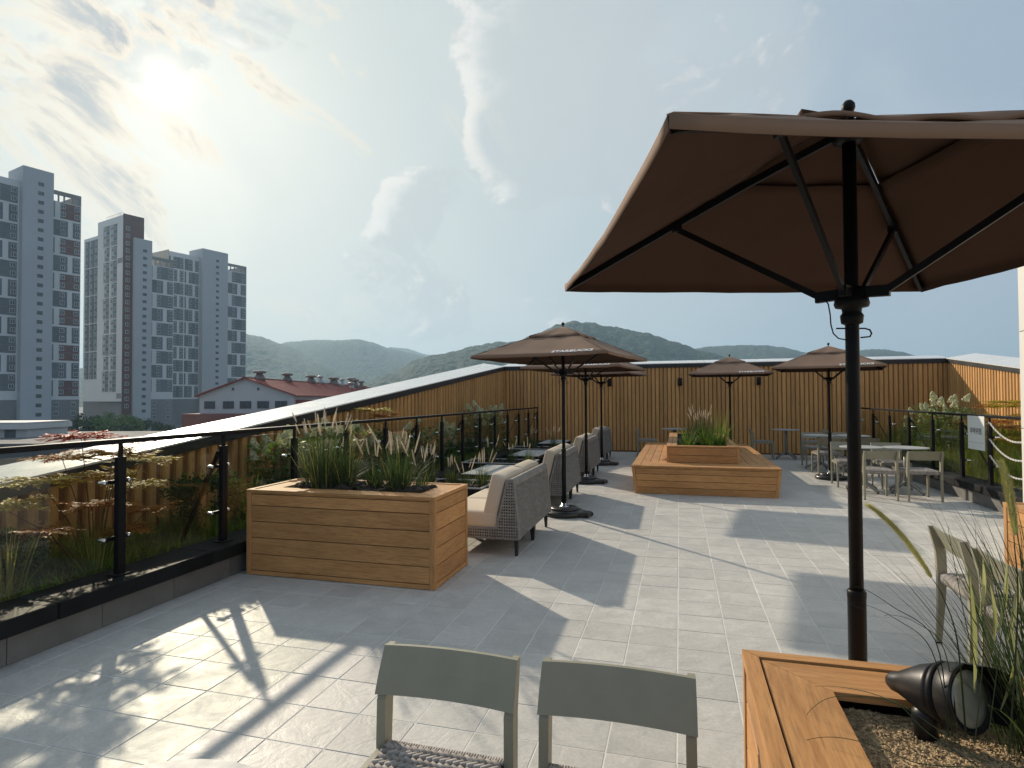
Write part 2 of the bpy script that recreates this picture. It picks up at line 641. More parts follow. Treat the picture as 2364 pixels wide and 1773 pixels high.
M_TILE = tile_mat()
M_GROUT = pbr('grout', (0.62, 0.61, 0.58), 0.9, var=0.12, nscale=3, bump=0.2, bscale=200)
WC1, WC2 = (0.45, 0.215, 0.074), (0.585, 0.308, 0.116)
M_WX, M_WY, M_WZ = (wood_mat('deck_wood_' + a, a, WC1, WC2) for a in 'xyz')
SC1, SC2 = (0.56, 0.298, 0.098), (0.65, 0.362, 0.132)
M_SLAT = wood_mat('slat_wood', 'z', SC1, SC2, 0.6)
M_SLATBACK = pbr('slat_backing', (0.20, 0.092, 0.036), 0.75, var=0.15, nscale=5)
M_GAP = pbr('board_gap', (0.05, 0.028, 0.014), 0.85)
M_BLACK = pbr('black_coated_metal', (0.008, 0.008, 0.009), 0.45, spec=0.16, var=0.1, nscale=20, bump=0.05, bscale=300)
M_STEEL = pbr('brushed_steel', (0.62, 0.62, 0.60), 0.22, metal=1.0, var=0.1, nscale=30)
M_BSTONE = pbr('black_stone', (0.008, 0.0085, 0.009), 0.62, spec=0.12, var=0.4, nscale=4, bump=0.15, bscale=90, col2=(0.017, 0.018, 0.019))
M_CURB = pbr('curb_tile', (0.125, 0.124, 0.118), 0.55, var=0.12, nscale=8, bump=0.15, bscale=60, col2=(0.16, 0.158, 0.15), island=0.06)
M_CAPMET = pbr('pale_coping', (0.78, 0.77, 0.74), 0.27, metal=0.15, var=0.05, nscale=1.5)
M_FASCIA = pbr('black_fascia', (0.012, 0.012, 0.013), 0.45, var=0.2, nscale=3)
M_GLASS = glass_mat('railing_glass', (0.91, 0.92, 0.88), 0.65)
M_SOIL = pbr('dark_soil', (0.022, 0.016, 0.011), 0.95, var=0.3, nscale=25, bump=0.8, bscale=40, col2=(0.045, 0.032, 0.022), bdist=0.02)
M_BEDSOIL = pbr('bed_soil', (0.05, 0.045, 0.03), 0.95, var=0.3, nscale=8, bump=0.8, bscale=30, col2=(0.09, 0.085, 0.05), bdist=0.02)
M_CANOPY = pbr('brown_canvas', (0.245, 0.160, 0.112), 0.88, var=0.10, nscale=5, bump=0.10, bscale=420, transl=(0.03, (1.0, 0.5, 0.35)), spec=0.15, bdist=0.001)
M_UNDERSHADE = pbr('shade_tinted_canvas', (0.062, 0.035, 0.024), 0.9, var=0.10, nscale=5, bump=0.10, bscale=420, spec=0.1, bdist=0.001)  # underside of the same canvas, its shade put into a darker brown
M_WHITE = pbr('white_print', (0.82, 0.82, 0.80), 0.6)
M_CHAIR = pbr('sage_aluminium', (0.265, 0.250, 0.180), 0.42, var=0.05, nscale=30, bump=0.05, bscale=500)
M_ROPE = pbr('grey_rope', (0.26, 0.235, 0.215), 0.85, var=0.2, nscale=60, bump=0.5, bscale=500, island=0.22, col2=(0.36, 0.33, 0.30), bdist=0.001)
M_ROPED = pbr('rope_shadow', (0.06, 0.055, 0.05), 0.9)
M_TABLE = pbr('grey_table_top', (0.36, 0.37, 0.36), 0.55, spec=0.3, var=0.05, nscale=15, bump=0.04, bscale=300)
M_TABLEG = glass_mat('table_glass', (0.55, 0.60, 0.58), 1.4)
M_TLEG = pbr('grey_table_leg', (0.20, 0.205, 0.195), 0.45, var=0.05, nscale=20)
M_WEAVE = pbr('woven_wicker', (0.185, 0.178, 0.158), 0.8, var=0.12, nscale=40, bump=0.5, bscale=300, col2=(0.27, 0.255, 0.235), island=0.18, bdist=0.002)
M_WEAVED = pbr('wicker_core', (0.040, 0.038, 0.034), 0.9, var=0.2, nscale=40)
M_CUSH = pbr('beige_cushion', (0.56, 0.485, 0.38), 0.9, var=0.05, nscale=4, bump=0.2, bscale=500, spec=0.2, bdist=0.001)
M_BASE = pbr('black_plastic', (0.016, 0.016, 0.017), 0.33, var=0.2, nscale=20, bump=0.1, bscale=200)


# ------------------------------------------------------------------ terrace floor
WALL_Y = 17.05
LX, RX = -5.02, 6.35            # inner faces of the slatted walls
CURB_L, CURB_R = -3.78, 4.06
T = 0.3
TX0, TY0 = -0.0264, 4.4516


def make_floor():
    mb = MB()
    mb.box(-5.7, 7.0, -2.2, 17.7, -0.6, -0.0022)
    fl = mb.build('terrace_floor', M_GROUT)
    tag(fl, kind='structure')
    h = T / 2 - 0.0029
    m = MB().box(-h, h, -h, h, -0.02, 0.0, 0.0016)
    me = m.mesh('tile', M_TILE)
    i0, i1 = math.floor((CURB_L - TX0) / T), math.ceil((CURB_R - TX0) / T)
    cells = []
    for i in range(i0, i1):
        for j in range(-43, 22):
            x, y = TX0 + (i + 0.5) * T, TY0 - (j + 0.5) * T
            if y > WALL_Y - 0.02 or y < -1.9:
                continue
            # how large it shows: only in front of the lens
            d = -math.sin(YAW) * x + math.cos(YAW) * y
            l = math.cos(YAW) * x + math.sin(YAW) * y
            vis = d > 0.8 and abs(l / d) < 0.87 and (EYE / d) < 0.66
            hid = (-3.72 < x < -1.9 and 4.4 < y < 5.4) or (x > 0.1 and y < 2.15)
            cells.append((0 if vis and not hid else 1, x * x + y * y, x, y))
    cells.sort()
    for c in cells[:300]:
        put('tile', me, fl, (c[2], c[3], R.uniform(-0.0012, 0.0004)))
    rest = MB()
    for c in cells[300:]:
        x, y = c[2], c[3]
        x0, x1 = max(x - h, CURB_L + 0.001), min(x + h, CURB_R - 0.001)
        y0, y1 = y - h, min(y + h, WALL_Y - 0.002)
        if x1 - x0 > 0.02 and y1 - y0 > 0.02:
            rest.box(x0, x1, y0, y1, -0.02, R.uniform(-0.0012, 0.0004), 0.0016)
    ro = rest.build('tile_field', M_TILE, fl)
    ro['kind'] = 'stuff'
    return fl


make_floor()


# ------------------------------------------------------------------ kerb walls under the glass railings
def make_curb(side, y0, y1, label):
    s = -1 if side == 'L' else 1
    xf = CURB_L if side == 'L' else CURB_R
    t = thing('kerb_wall', label, 'kerb', (xf, y0, 0))
    L_ = y1 - y0
    core = MB().box(*sorted((s * 0.012, s * 0.30)), 0, L_, -0.005, 0.178)
    core.build('core', M_CURB, t)
    n = round(L_ / 0.6)
    st = L_ / n
    me = MB().box(*sorted((0, s * 0.010)), 0.002, st - 0.002, 0.001, 0.176, 0.001).mesh('facing_tile', M_CURB)
    for i in range(n):
        put('facing_tile', me, t, (0, i * st, 0))
    n = round(L_ / 1.25)
    st = L_ / n
    me = MB().box(*sorted((-s * 0.06, s * 0.31)), 0.002, st - 0.002, 0.180, 0.286, 0.006).mesh('coping_stone', M_BSTONE)
    for i in range(n):
        put('coping_stone', me, t, (0, i * st, R.uniform(-0.001, 0.001)))


make_curb('L', -1.0, 16.95, 'low grey tiled kerb with black stone coping under the long railing beside the sloping wall')
make_curb('R', 8.0, 16.95, 'low grey tiled kerb with black stone coping beneath the white notice')

# planting beds
def make_bed(name, x0, x1, y0, y1, zf, nx, ny, amp):
    mb = MB()
    vs_, fs_ = [], []
    for j in range(ny + 1):
        for i in range(nx + 1):
            x, y = x0 + (x1 - x0) * i / nx, y0 + (y1 - y0) * j / ny
            vs_.append((x, y, zf(x, y) + amp * noise.noise(Vector((x * 3, y * 3, 1.7)))))
    for j in range(ny):
        for i in range(nx):
            a = j * (nx + 1) + i
            fs_.append((a, a + 1, a + nx + 2, a + nx + 1))
    mb.add(vs_, fs_)
    o = mb.build(name, M_BEDSOIL, None, True)
    tag(o, kind='structure')
    return o


def bedL(x, y):
    return 0.21 + 0.06 * (-(x + 4.09))


def bedR(x, y):
    return 0.22 + 0.55 * max(0, (x - 4.36)) / 2.0


make_bed('planting_bed_left', LX - 0.04, -4.088, -1.0, WALL_Y, bedL, 12, 150, 0.02)
make_bed('planting_bed_right', 4.37, RX + 0.04, 8.0, WALL_Y, bedR, 20, 80, 0.04)


# ------------------------------------------------------------------ slatted walls
def slat_mesh(name, w, dep, n):
    """upright ridge, front towards -Y of its own frame, unit height"""
    hw = w / 2
    mb = MB()
    poly = [(-hw, 0.0), (-hw * 0.86, -dep * 0.75), (-hw * 0.62, -dep), (hw * 0.62, -dep), (hw * 0.86, -dep * 0.75), (hw, 0.0)]
    mb.prism(poly, 0.0, 1.0, 'z')
    return mb.mesh(name, M_SLAT)


def slat_wall(label, p0, length, ang, ztop, pitch, w, dep, z0, cap_out, rise, fasc, capseg=1.9, lid=0.0):
    """wall from p0 along local +X; its face looks to local -Y; ztop(s) top of the fascia"""
    t = thing('slatted_wall', label, 'wall', (p0[0], p0[1], 0), ang)
    n = 24
    bk = MB()
    for k in range(n):
        s0, s1 = length * k / n, length * (k + 1) / n
        za, zb = ztop(s0) - 0.02, ztop(s1) - 0.02
        bk.add([(s0, 0.0, -0.02), (s1, 0.0, -0.02), (s1, 0.0, zb), (s0, 0.0, za), (s0, 0.30, -0.02), (s1, 0.30, -0.02), (s1, 0.30, zb), (s0, 0.30, za)],
               [(0, 1, 2, 3), (5, 4, 7, 6), (3, 2, 6, 7)] + ([(0, 3, 7, 4)] if k == 0 else []) + ([(1, 5, 6, 2)] if k == n - 1 else []))
    bk.build('backing', M_SLATBACK, t)
    me = slat_mesh('slat', w, dep, 1)
    k = pitch / 2
    while k < length:
        zt = ztop(k) - fasc + 0.02
        put('slat', me, t, (k, -0.001, z0), None, (1, 1, zt - z0))
        k += pitch
    fb = MB()
    yo = -dep - 0.022
    for q in range(n):
        s0, s1 = length * q / n, length * (q + 1) / n
        a, b = ztop(s0), ztop(s1)
        fb.add([(s0, yo, a - fasc), (s1, yo, b - fasc), (s1, yo, b - 0.002), (s0, yo, a - 0.002), (s0, 0.0, a - fasc), (s1, 0.0, b - fasc)],
               [(0, 1, 2, 3), (4, 5, 1, 0)] + ([(0, 3, 4)] if q == 0 else []))
    fb.build('fascia', M_FASCIA, t)
    m = max(1, round(length / capseg))
    for q in range(m):
        s0, s1 = length * q / m + 0.003, length * (q + 1) / m - 0.003
        a, b = ztop(s0), ztop(s1)
        r0, r1 = rise(s0), rise(s1)
        cb = MB()
        y1 = cap_out
        vs_ = [(s0, yo - 0.012, a), (s1, yo - 0.012, b), (s1, y1, b + r1), (s0, y1, a + r0)]
        lo = [(x, y, z - 0.018) for x, y, z in vs_]
        lo[2] = (lo[2][0], lo[2][1], lo[2][2] - 0.10)
        lo[3] = (lo[3][0], lo[3][1], lo[3][2] - 0.10)
        cb.add(vs_ + lo, [(0, 1, 2, 3), (7, 6, 5, 4), (0, 4, 5, 1), (1, 5, 6, 2), (2, 6, 7, 3), (3, 7, 4, 0)])
        cb.build('coping_panel', M_CAPMET, t)
    return t


def zl(y):
    return 0.525 + 0.1137 * y


def left_wall():
    # local +X = world +Y needs the face on local -Y = world +X : rotation +90 deg
    return slat_wall('long wooden slat wall sloping up to the corner, pale coping on top',
                     (LX - 0.045, -1.0), WALL_Y + 1.0, rad(90), lambda s: zl(s - 1.0), 0.1625, 0.096, 0.045, 0.15,
                     0.56, lambda s: 0.025 + 0.075 * max(0.0, (s - 8.0) / 10.0), 0.125)


left_wall()
BACK_TOP = 2.463
slat_wall('level wooden slat wall at the end of the terrace carrying three black lamps',
          (LX - 0.045, WALL_Y + 0.04), RX - LX + 0.09, 0.0, lambda s: BACK_TOP, 0.108, 0.093, 0.030, 0.04,
          0.56, lambda s: 0.10, 0.125)
# right wall: face looks to -X, local +X = world -Y, rotation -90 deg
slat_wall('short sunlit wooden slat wall sloping down behind the white notice',
          (RX + 0.04, WALL_Y), 9.4, rad(-90), lambda s: BACK_TOP - 0.1195 * s, 0.118, 0.092, 0.032, 0.15,
          0.56, lambda s: 0.10, 0.115)


# ------------------------------------------------------------------ glass railings
def railing(label, x, ys, bedside, y_end_far, y_start, braces):
    t = thing('glass_railing', label, 'railing', (x, 0, 0.286))
    b = bedside
    rz = 1.262 - 0.286
    rail = MB().box(-0.030, 0.030, y_start, y_end_far, rz - 0.036, rz, 0.004)
    rail.build('handrail', M_BLACK, t)
    post = MB()
    for dx in (-0.016, 0.016):
        post.box(dx - 0.006, dx + 0.006, -0.030, 0.030, 0.010, 0.845, 0.001)
    post.box(-0.010, 0.010, -0.026, 0.026, 0.012, 0.83)
    post.box(-0.010, 0.010, -0.012, 0.012, 0.83, rz - 0.034)
    pme = post.mesh('post', M_BLACK)
    bme = MB().box(-0.055, 0.055, -0.065, 0.065, 0.0, 0.011, 0.002).mesh('base_plate', M_BLACK)
    arm = MB().box(-0.008 + b * 0.036, 0.008 + b * 0.036, -0.105, 0.105, -0.014, 0.014, 0.002)
    arm.box(*sorted((b * 0.018, b * 0.044)), -0.012, 0.012, -0.010, 0.010)
    ame = arm.mesh('clamp_arm', M_BLACK)
    cap = MB()
    Mx = Matrix.Rotation(math.pi / 2, 4, 'Y')
    cap.lathe([(0.004, -0.030), (0.015, -0.028), (0.017, -0.02), (0.017, 0.02), (0.015, 0.028), (0.004, 0.030)], 10, (0, 0, 0), Mx)
    cme = cap.mesh('clamp_cap', M_STEEL, True)
    brace = MB().bar((b * 0.03, -0.02, 0.80), (b * 0.43, -0.02, -0.03), 0.012, 0.045, (0, 1, 0)).mesh('brace', M_BLACK)
    for i, y in enumerate(ys):
        p = put('post', pme, t, (0, y, 0))
        put('base_plate', bme, p)
        for zz in (0.26, 0.665):
            a = put('clamp_arm', ame, t, (0, y, zz))
            for yy in (-0.098, 0.098):
                put('clamp_cap', cme, a, (b * 0.048, yy, 0))
        if i in braces:
            put('brace', brace, p)
    for a, c in zip(ys[:-1], ys[1:]):
        g = MB().box(b * 0.048 - 0.005, b * 0.048 + 0.005, a + 0.035, c - 0.035, 0.045, 0.905)
        g.build('glass_pane', M_GLASS, t)
    return t


LPY = [3.42 + 1.0155 * k for k in range(-3, 14)]
railing('long glass railing with black posts and handrail beside the sloping wall', -3.90, LPY, -1, LPY[-1] + 0.03, LPY[0] - 0.6,
        [k for k in range(len(LPY)) if k % 2 == 0])
RPY = [9.92, 10.79, 11.90, 13.0, 14.09, 15.18, 16.27, 16.90]
rr_ = railing('short glass railing with black posts carrying the white notice', 4.20, RPY, 1, 16.93, 8.2, [1, 3, 5])


# ------------------------------------------------------------------ planter boxes and the deck bench
def soil_mesh(x0, x1, y0, y1, z, n, amp, mat, clods=0, csize=0.03, seed=0):
    rr = random.Random(seed)
    mb = MB()
    nx, ny = max(3, int((x1 - x0) / n)), max(3, int((y1 - y0) / n))
    vs_, fs_ = [], []
    for j in range(ny + 1):
        for i in range(nx + 1):
            x, y = x0 + (x1 - x0) * i / nx, y0 + (y1 - y0) * j / ny
            vs_.append((x, y, z + amp * (noise.noise(Vector((x * 5, y * 5, seed))) + 0.5 * noise.noise(Vector((x * 17, y * 17, seed))))))
    for j in range(ny):
        for i in range(nx):
            a = j * (nx + 1) + i
            fs_.append((a, a + 1, a + nx + 2, a + nx + 1))
    mb.add(vs_, fs_)
    for q in range(clods):
        s = csize * rr.uniform(0.4, 1.25)
        o = len(mb.v)
        mb.ball((rr.uniform(x0 + s, x1 - s), rr.uniform(y0 + s, y1 - s), z + rr.uniform(-0.2, 0.6) * s + amp * 0.4), s, s * rr.uniform(0.7, 1.1), s * rr.uniform(0.6, 0.9), 7, 5)
        for k in range(o, len(mb.v)):
            a = Vector(mb.v[k])
            mb.v[k] = tuple(a + Vector((1, 1, 1)) * 0.28 * s * noise.noise(a * (60 * 0.03 / csize)))
    return mb


def planter(label, x0, x1, y0, y1, h, heights, top_h, bot_h, rim=(0.042, 0.17), soil_z=0.04, soil=None, clods=120, csize=0.03, group=None, faces='xXyY'):
    t = thing('wooden_planter', label, 'planter', (x0, y0, 0), 0, group)
    w, d = x1 - x0, y1 - y0
    inner = MB()
    q = 0.022
    inner.box(q, w - q, q, 0.05, 0.03, h - 0.05)
    inner.box(q, w - q, d - 0.05, d - q, 0.03, h - 0.05)
    inner.box(q, 0.05, 0.05, d - 0.05, 0.03, h - 0.05)
    inner.box(w - 0.05, w - q, 0.05, d - 0.05, 0.03, h - 0.05)
    inner.build('liner', M_GAP, t)
    pw = 0.048
    for xx, yy in ((0, 0), (w - pw, 0), (0, d - pw), (w - pw, d - pw)):
        MB().box(xx, xx + pw, yy, yy + pw, 0.0, h - 0.024, 0.003).build('corner_post', M_WZ, t)
    # boards row by row
    g = 0.006
    rows = []
    z = 0.0
    rows.append((z + 0.004, bot_h - g / 2, 0.001))
    z = bot_h
    for hh in heights:
        rows.append((z + g / 2, z + hh - g / 2, 0.005))
        z += hh
    rows.append((z + g / 2, h - 0.026, 0.001))
    for (za, zb, dep) in rows:
        if 'y' in faces:
            MB().box(pw + 0.001, w - pw - 0.001, dep, 0.022, za, zb, 0.002).build('board', M_WX, t)
        if 'Y' in faces:
            MB().box(pw + 0.001, w - pw - 0.001, d - 0.022, d - dep, za, zb, 0.002).build('board', M_WX, t)
        if 'x' in faces:
            MB().box(dep, 0.022, pw + 0.001, d - pw - 0.001, za, zb, 0.002).build('board', M_WY, t)
        if 'X' in faces:
            MB().box(w - 0.022, w - dep, pw + 0.001, d - pw - 0.001, za, zb, 0.002).build('board', M_WY, t)
    # rim: a narrow outer lip, a joint, then a wide mitred board
    def frame(o0, o1, za, zb, nm, e=0.0):
        a, b = o0, o1
        pts = [((a, a), (w - a, a), (w - b, b), (b, b)), ((w - a, a), (w - a, d - a), (w - b, d - b), (w - b, b)),
               ((w - a, d - a), (a, d - a), (b, d - b), (w - b, d - b)), ((a, d - a), (a, a), (b, b), (b, d - b))]
        for kk, po in enumerate(pts):
            cx, cy = sum(p[0] for p in po) / 4, sum(p[1] for p in po) / 4
            po = [(p[0] + (0.0012 if p[0] < cx - 0.3 else -0.0012 if p[0] > cx + 0.3 else 0), p[1] + (0.0012 if p[1] < cy - 0.2 else -0.0012 if p[1] > cy + 0.2 else 0)) for p in po]
            MB().prism(po, za, zb, 'z').build(nm, M_WX if kk % 2 == 0 else M_WY, t)
    frame(-0.002, rim[0], h - 0.024, h, 'rim_lip')
    frame(rim[0] + 0.006, rim[0] + rim[1], h - 0.028, h - 0.006, 'rim_board')
    o = rim[0] + rim[1] - 0.015
    MB().box(rim[0], w - rim[0], rim[0], d - rim[0], h - 0.2, h - 0.12).build('liner', M_GAP, t)
    if soil is None:
        sm = soil_mesh(o, w - o, o, d - o, h - soil_z, 0.03, 0.018, M_SOIL, clods, csize, 3)
        so = sm.build('soil', M_SOIL, t)
        so['kind'] = 'stuff'
    return t


HB = [0.100, 0.140, 0.140, 0.145, 0.140][::-1]
PL1 = planter('wooden planter box with dark soil and tall plumed grasses beside the sofa', -3.692, -1.902, 4.48, 5.26, 0.745, HB, 0.03, 0.042, soil_z=0.035, clods=170, csize=0.045)


def bench():
    t = thing('deck_bench', 'large wooden deck bench with raised planter box in the middle', 'bench', (0.365, 9.80, 0))
    W0, W1, D, h = 1.063, 1.115, 4.9, 0.447          # half widths below and above
    MB().prism([(-W0 + 0.05, 0.02), (W0 - 0.05, 0.02), (W1 - 0.05, h - 0.04), (-W1 + 0.05, h - 0.04)], 0.03, D - 0.03, 'y').build('core', M_GAP, t)

    def xw(z):
        return W0 + (W1 - W0) * z / h
    zs = [0.0, 0.105, 0.21, 0.315, 0.40, h - 0.026]
    pw = 0.05
    for y0, y1 in ((0.0, 0.022), (D - 0.022, D)):
        for za, zb in zip(zs[:-1], zs[1:]):
            a, b = za + 0.003, zb - 0.003
            MB().prism([(-xw(a) + pw, a), (xw(a) - pw, a), (xw(b) - pw, b), (-xw(b) + pw, b)], y0 + 0.003, y1 - 0.003, 'y').build('board', M_WX, t)
        for s in (-1, 1):
            MB().prism([(s * xw(0), 0.0), (s * (xw(0) - pw + 0.001), 0.0), (s * (xw(h) - pw + 0.001), h - 0.026), (s * xw(h), h - 0.026)], y0, y1, 'y').build('corner_trim', M_WZ, t)
    for s in (-1, 1):
        for za, zb in zip(zs[:-1], zs[1:]):
            a, b = za + 0.003, zb - 0.003
            MB().prism([(s * (xw(a) - 0.003), a), (s * (xw(a) - 0.024), a), (s * (xw(b) - 0.024), b), (s * (xw(b) - 0.003), b)], 0.024, D - 0.024, 'y').build('board', M_WY, t)
    # seat: edge boards across the two ends, boards along both sides
    ix0, ix1, iy0, iy1 = -0.575, 0.565, 0.57, 4.3
    for y0, y1 in ((-0.004, 0.13), (0.136, 0.27), (0.276, 0.41), (0.416, iy0 - 0.004), (iy1 + 0.004, D - 0.30), (D - 0.294, D - 0.15), (D - 0.144, D + 0.004)):
        e = 0.0 if y0 < 0 or y1 > D else 0.14
        MB().box(-W1 - 0.002 + e, W1 + 0.002 - e, y0, y1, h - 0.024, h, 0.003).build('seat_board', M_WX, t)
    for s in (-1, 1):
        lim = abs(ix0) if s < 0 else ix1
        n = 4
        wd = (W1 - lim) / n
        for q in range(n):
            a, b = lim + q * wd + 0.003, lim + (q + 1) * wd - 0.003
            if q == n - 1:
                MB().box(*sorted((s * a, s * (b + 0.004))), 0.134, D - 0.148, h - 0.024, h, 0.003).build('seat_board', M_WY, t)
            else:
                ya, yb = (0.573, iy1)
                MB().box(*sorted((s * a, s * b)), iy0, iy1, h - 0.024, h, 0.003).build('seat_board', M_WY, t)
    # the raised box
    H2 = 0.722
    bx = MB()
    bx.box(ix0 + 0.02, ix1 - 0.02, iy0 + 0.02, iy0 + 0.06, h - 0.02, H2 - 0.03)
    bx.box(ix0 + 0.02, ix1 - 0.02, iy1 - 0.06, iy1 - 0.02, h - 0.02, H2 - 0.03)
    bx.box(ix0 + 0.02, ix0 + 0.06, iy0 + 0.06, iy1 - 0.06, h - 0.02, H2 - 0.03)
    bx.box(ix1 - 0.06, ix1 - 0.02, iy0 + 0.06, iy1 - 0.06, h - 0.02, H2 - 0.03)
    p = bx.build('raised_box', M_GAP, t)
    for za, zb in ((h + 0.002, 0.565), (0.571, 0.69), (0.694, H2 - 0.022)):
        for y0, y1 in ((iy0 + 0.002, iy0 + 0.022), (iy1 - 0.022, iy1 - 0.002)):
            MB().box(ix0 + 0.045, ix1 - 0.045, y0, y1, za, zb, 0.002).build('board', M_WX, p)
        for x0, x1 in ((ix0 + 0.002, ix0 + 0.022), (ix1 - 0.022, ix1 - 0.002)):
            MB().box(x0, x1, iy0 + 0.045, iy1 - 0.045, za, zb, 0.002).build('board', M_WY, p)
    for xx in (ix0, ix1 - 0.044):
        for yy in (iy0, iy1 - 0.044):
            MB().box(xx, xx + 0.044, yy, yy + 0.044, h + 0.001, H2 - 0.022, 0.002).build('corner_trim', M_WZ, p)
    r = 0.165
    MB().box(ix0 - 0.002, ix1 + 0.002, iy0 - 0.002, iy0 + 0.15, H2 - 0.02, H2, 0.003).build('rim_board', M_WX, p)
    MB().box(ix0 - 0.002, ix1 + 0.002, iy1 - 0.15, iy1 + 0.002, H2 - 0.02, H2, 0.003).build('rim_board', M_WX, p)
    for s in (0, 1):
        for q in (0, 1):
            a = ix0 - 0.002 + q * 0.086 if s == 0 else ix1 + 0.002 - q * 0.086
            b = a + 0.082 if s == 0 else a - 0.082
            MB().box(*sorted((a, b)), iy0 + 0.153, iy1 - 0.153, H2 - 0.02, H2, 0.003).build('rim_board', M_WY, p)
    so = soil_mesh(ix0 + 0.14, ix1 - 0.14, iy0 + 0.14, iy1 - 0.14, H2 - 0.05, 0.06, 0.02, M_SOIL, 60, 0.03, 5).build('soil', M_SOIL, p)
    so['kind'] = 'stuff'


bench()


# ------------------------------------------------------------------ parasols
def text_mesh(name, body, size, mat, extrude=0.001, align='CENTER', bold=0.0):
    cu = bpy.data.curves.new(name, 'FONT')
    cu.body = body
    cu.size = size
    cu.extrude = extrude
    cu.offset = bold
    cu.align_x = align
    cu.align_y = 'CENTER'
    o = bpy.data.objects.new(name, cu)
    COL.objects.link(o)
    bpy.context.view_layer.update()
    dg = bpy.context.evaluated_depsgraph_get()
    me = bpy.data.meshes.new_from_object(o.evaluated_get(dg))
    me.name = name
    me.materials.clear()
    me.materials.append(mat)
    bpy.data.objects.remove(o)
    return me


UE, UT, UH = 2.06, 2.455, 0.89      # edge height, top height, half side


def canopy_z(t):
    return UT - (UT - UE) * (t ** 1.06)


def umbrella(seed=0):
    rr = random.Random(seed)
    t = thing('cafe_parasol', 'x', 'parasol')
    N = 22

    def surf(side, t0, t1, dz, ripple, half, nseg=12, drop=0.0):
        """one of four cloth faces between the fractions t0 and t1 of the way out"""
        vs_, fs_ = [], []
        rows = nseg + (1 if drop else 0)
        for i in range(rows + 1):
            ii = min(i, nseg)
            f = t0 + (t1 - t0) * ii / nseg
            for j in range(N + 1):
                u = -1 + 2 * j / N
                sag = (1 - u * u)
                x = u * f * half
                y = -f * half * (1 - 0.022 * sag * f)
                z = canopy_z(f) + dz - 0.030 * sag * f * (1.25 - f)
                z += ripple * f * math.sin(u * 7 + side * 2.1 + seed) * (ii / nseg) ** 2
                z += 0.005 * noise.noise(Vector((x * 5, y * 5, side * 3 + seed))) + 0.0045 * noise.noise(Vector((u * 5.0, f * 2.2, side * 7 + seed))) * f
                if i > nseg:
                    z -= drop
                    y += 0.003
                a = side * math.pi / 2
                vs_.append((x * math.cos(a) - y * math.sin(a), x * math.sin(a) + y * math.cos(a), z))
        for i in range(rows):
            for j in range(N):
                a = i * (N + 1) + j
                fs_.append((a, a + 1, a + N + 2, a + N + 1))
        return vs_, fs_
    can = MB()
    for s in range(4):
        can.add(*surf(s, 0.31, 1.0, 0.0, 0.0, UH, 12, 0.028))
    o = can.build('canopy', [M_UNDERSHADE, M_CANOPY], t, True)
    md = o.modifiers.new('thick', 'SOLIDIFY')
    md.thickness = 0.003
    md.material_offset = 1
    v = MB()
    for s in range(4):
        v.add(*surf(s, 0.02, 0.38, 0.020, 0.022, UH, 6, 0.012))
    vo = v.build('vent_flap', [M_UNDERSHADE, M_CANOPY], t, True)
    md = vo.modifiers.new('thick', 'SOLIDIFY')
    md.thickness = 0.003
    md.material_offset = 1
    # seams sewn along the four ridges
    for k in range(4):
        a = math.pi / 4 + k * math.pi / 2
        sm = MB()
        pr_ = None
        for f in (0.33, 0.5, 0.66, 0.82, 0.995):
            r = f * UH * math.sqrt(2)
            q = (r * math.cos(a), r * math.sin(a), canopy_z(f) + 0.004)
            if pr_:
                sm.bar(pr_, q, 0.016, 0.003)
            pr_ = q
        sm.build('seam', M_CANOPY, t)
    # pole
    MB().lathe([(0.022, 0.82), (0.022, 2.43)], 16).build('pole', M_BLACK, t, True)
    MB().lathe([(0.029, 0.06), (0.029, 0.84), (0.030, 0.85), (0.030, 0.866), (0.026, 0.872)], 16).build('pole_sleeve', M_BLACK, t, True)
    MB().lathe([(0.024, 2.41), (0.020, 2.468), (0.010, 2.478), (0.007, 2.485), (0.016, 2.493), (0.022, 2.507), (0.021, 2.520), (0.012, 2.532), (0.002, 2.535)], 14).build('finial', M_BLACK, t, True)
    hub = MB().lathe([(0.024, 1.765), (0.034, 1.77), (0.037, 1.795), (0.030, 1.805), (0.032, 1.82), (0.052, 1.824), (0.056, 1.835), (0.052, 1.852), (0.048, 1.856), (0.048, 1.885), (0.034, 1.892)], 16).build('runner_hub', M_BLACK, t, True)
    MB().lathe([(0.024, 2.385), (0.05, 2.392), (0.05, 2.425), (0.03, 2.435)], 14).build('top_hub', M_BLACK, t, True)
    for k in range(4):
        a = math.pi / 4 + k * math.pi / 2
        ca, sa = math.cos(a), math.sin(a)

        def P(f, dz):
            r = f * UH * math.sqrt(2)
            return (r * ca, r * sa, canopy_z(f) + dz)
        rib = MB()
        prev = P(0.03, -0.024)
        for f in (0.28, 0.52, 0.76, 0.985):
            nx = P(f, -0.020)
            rib.bar(prev, nx, 0.016, 0.026)
            prev = nx
        ro = rib.build('rib', M_BLACK, t)
        j = P(0.52, -0.040)
        st = MB().bar((0.10 * ca, 0.10 * sa, 1.868), j, 0.014, 0.022)
        st.build('strut', M_BLACK, t)
        MB().bar((0.03 * ca, 0.03 * sa, 1.872), (0.115 * ca, 0.115 * sa, 1.868), 0.026, 0.036).build('hub_fork', M_BLACK, hub)
        MB().box(j[0] - 0.016, j[0] + 0.016, j[1] - 0.016, j[1] + 0.016, j[2] - 0.012, j[2] + 0.02, 0.003).build('joint', M_BLACK, ro)
    pin = MB().tube([(-0.055, 0, 1.752), (0.045, 0, 1.752), (0.062, 0, 1.747), (0.068, 0, 1.735), (0.062, 0, 1.724), (0.03, 0, 1.721)], 0.0028, 6)
    pin.build('locking_pin', M_BLACK, t, True)
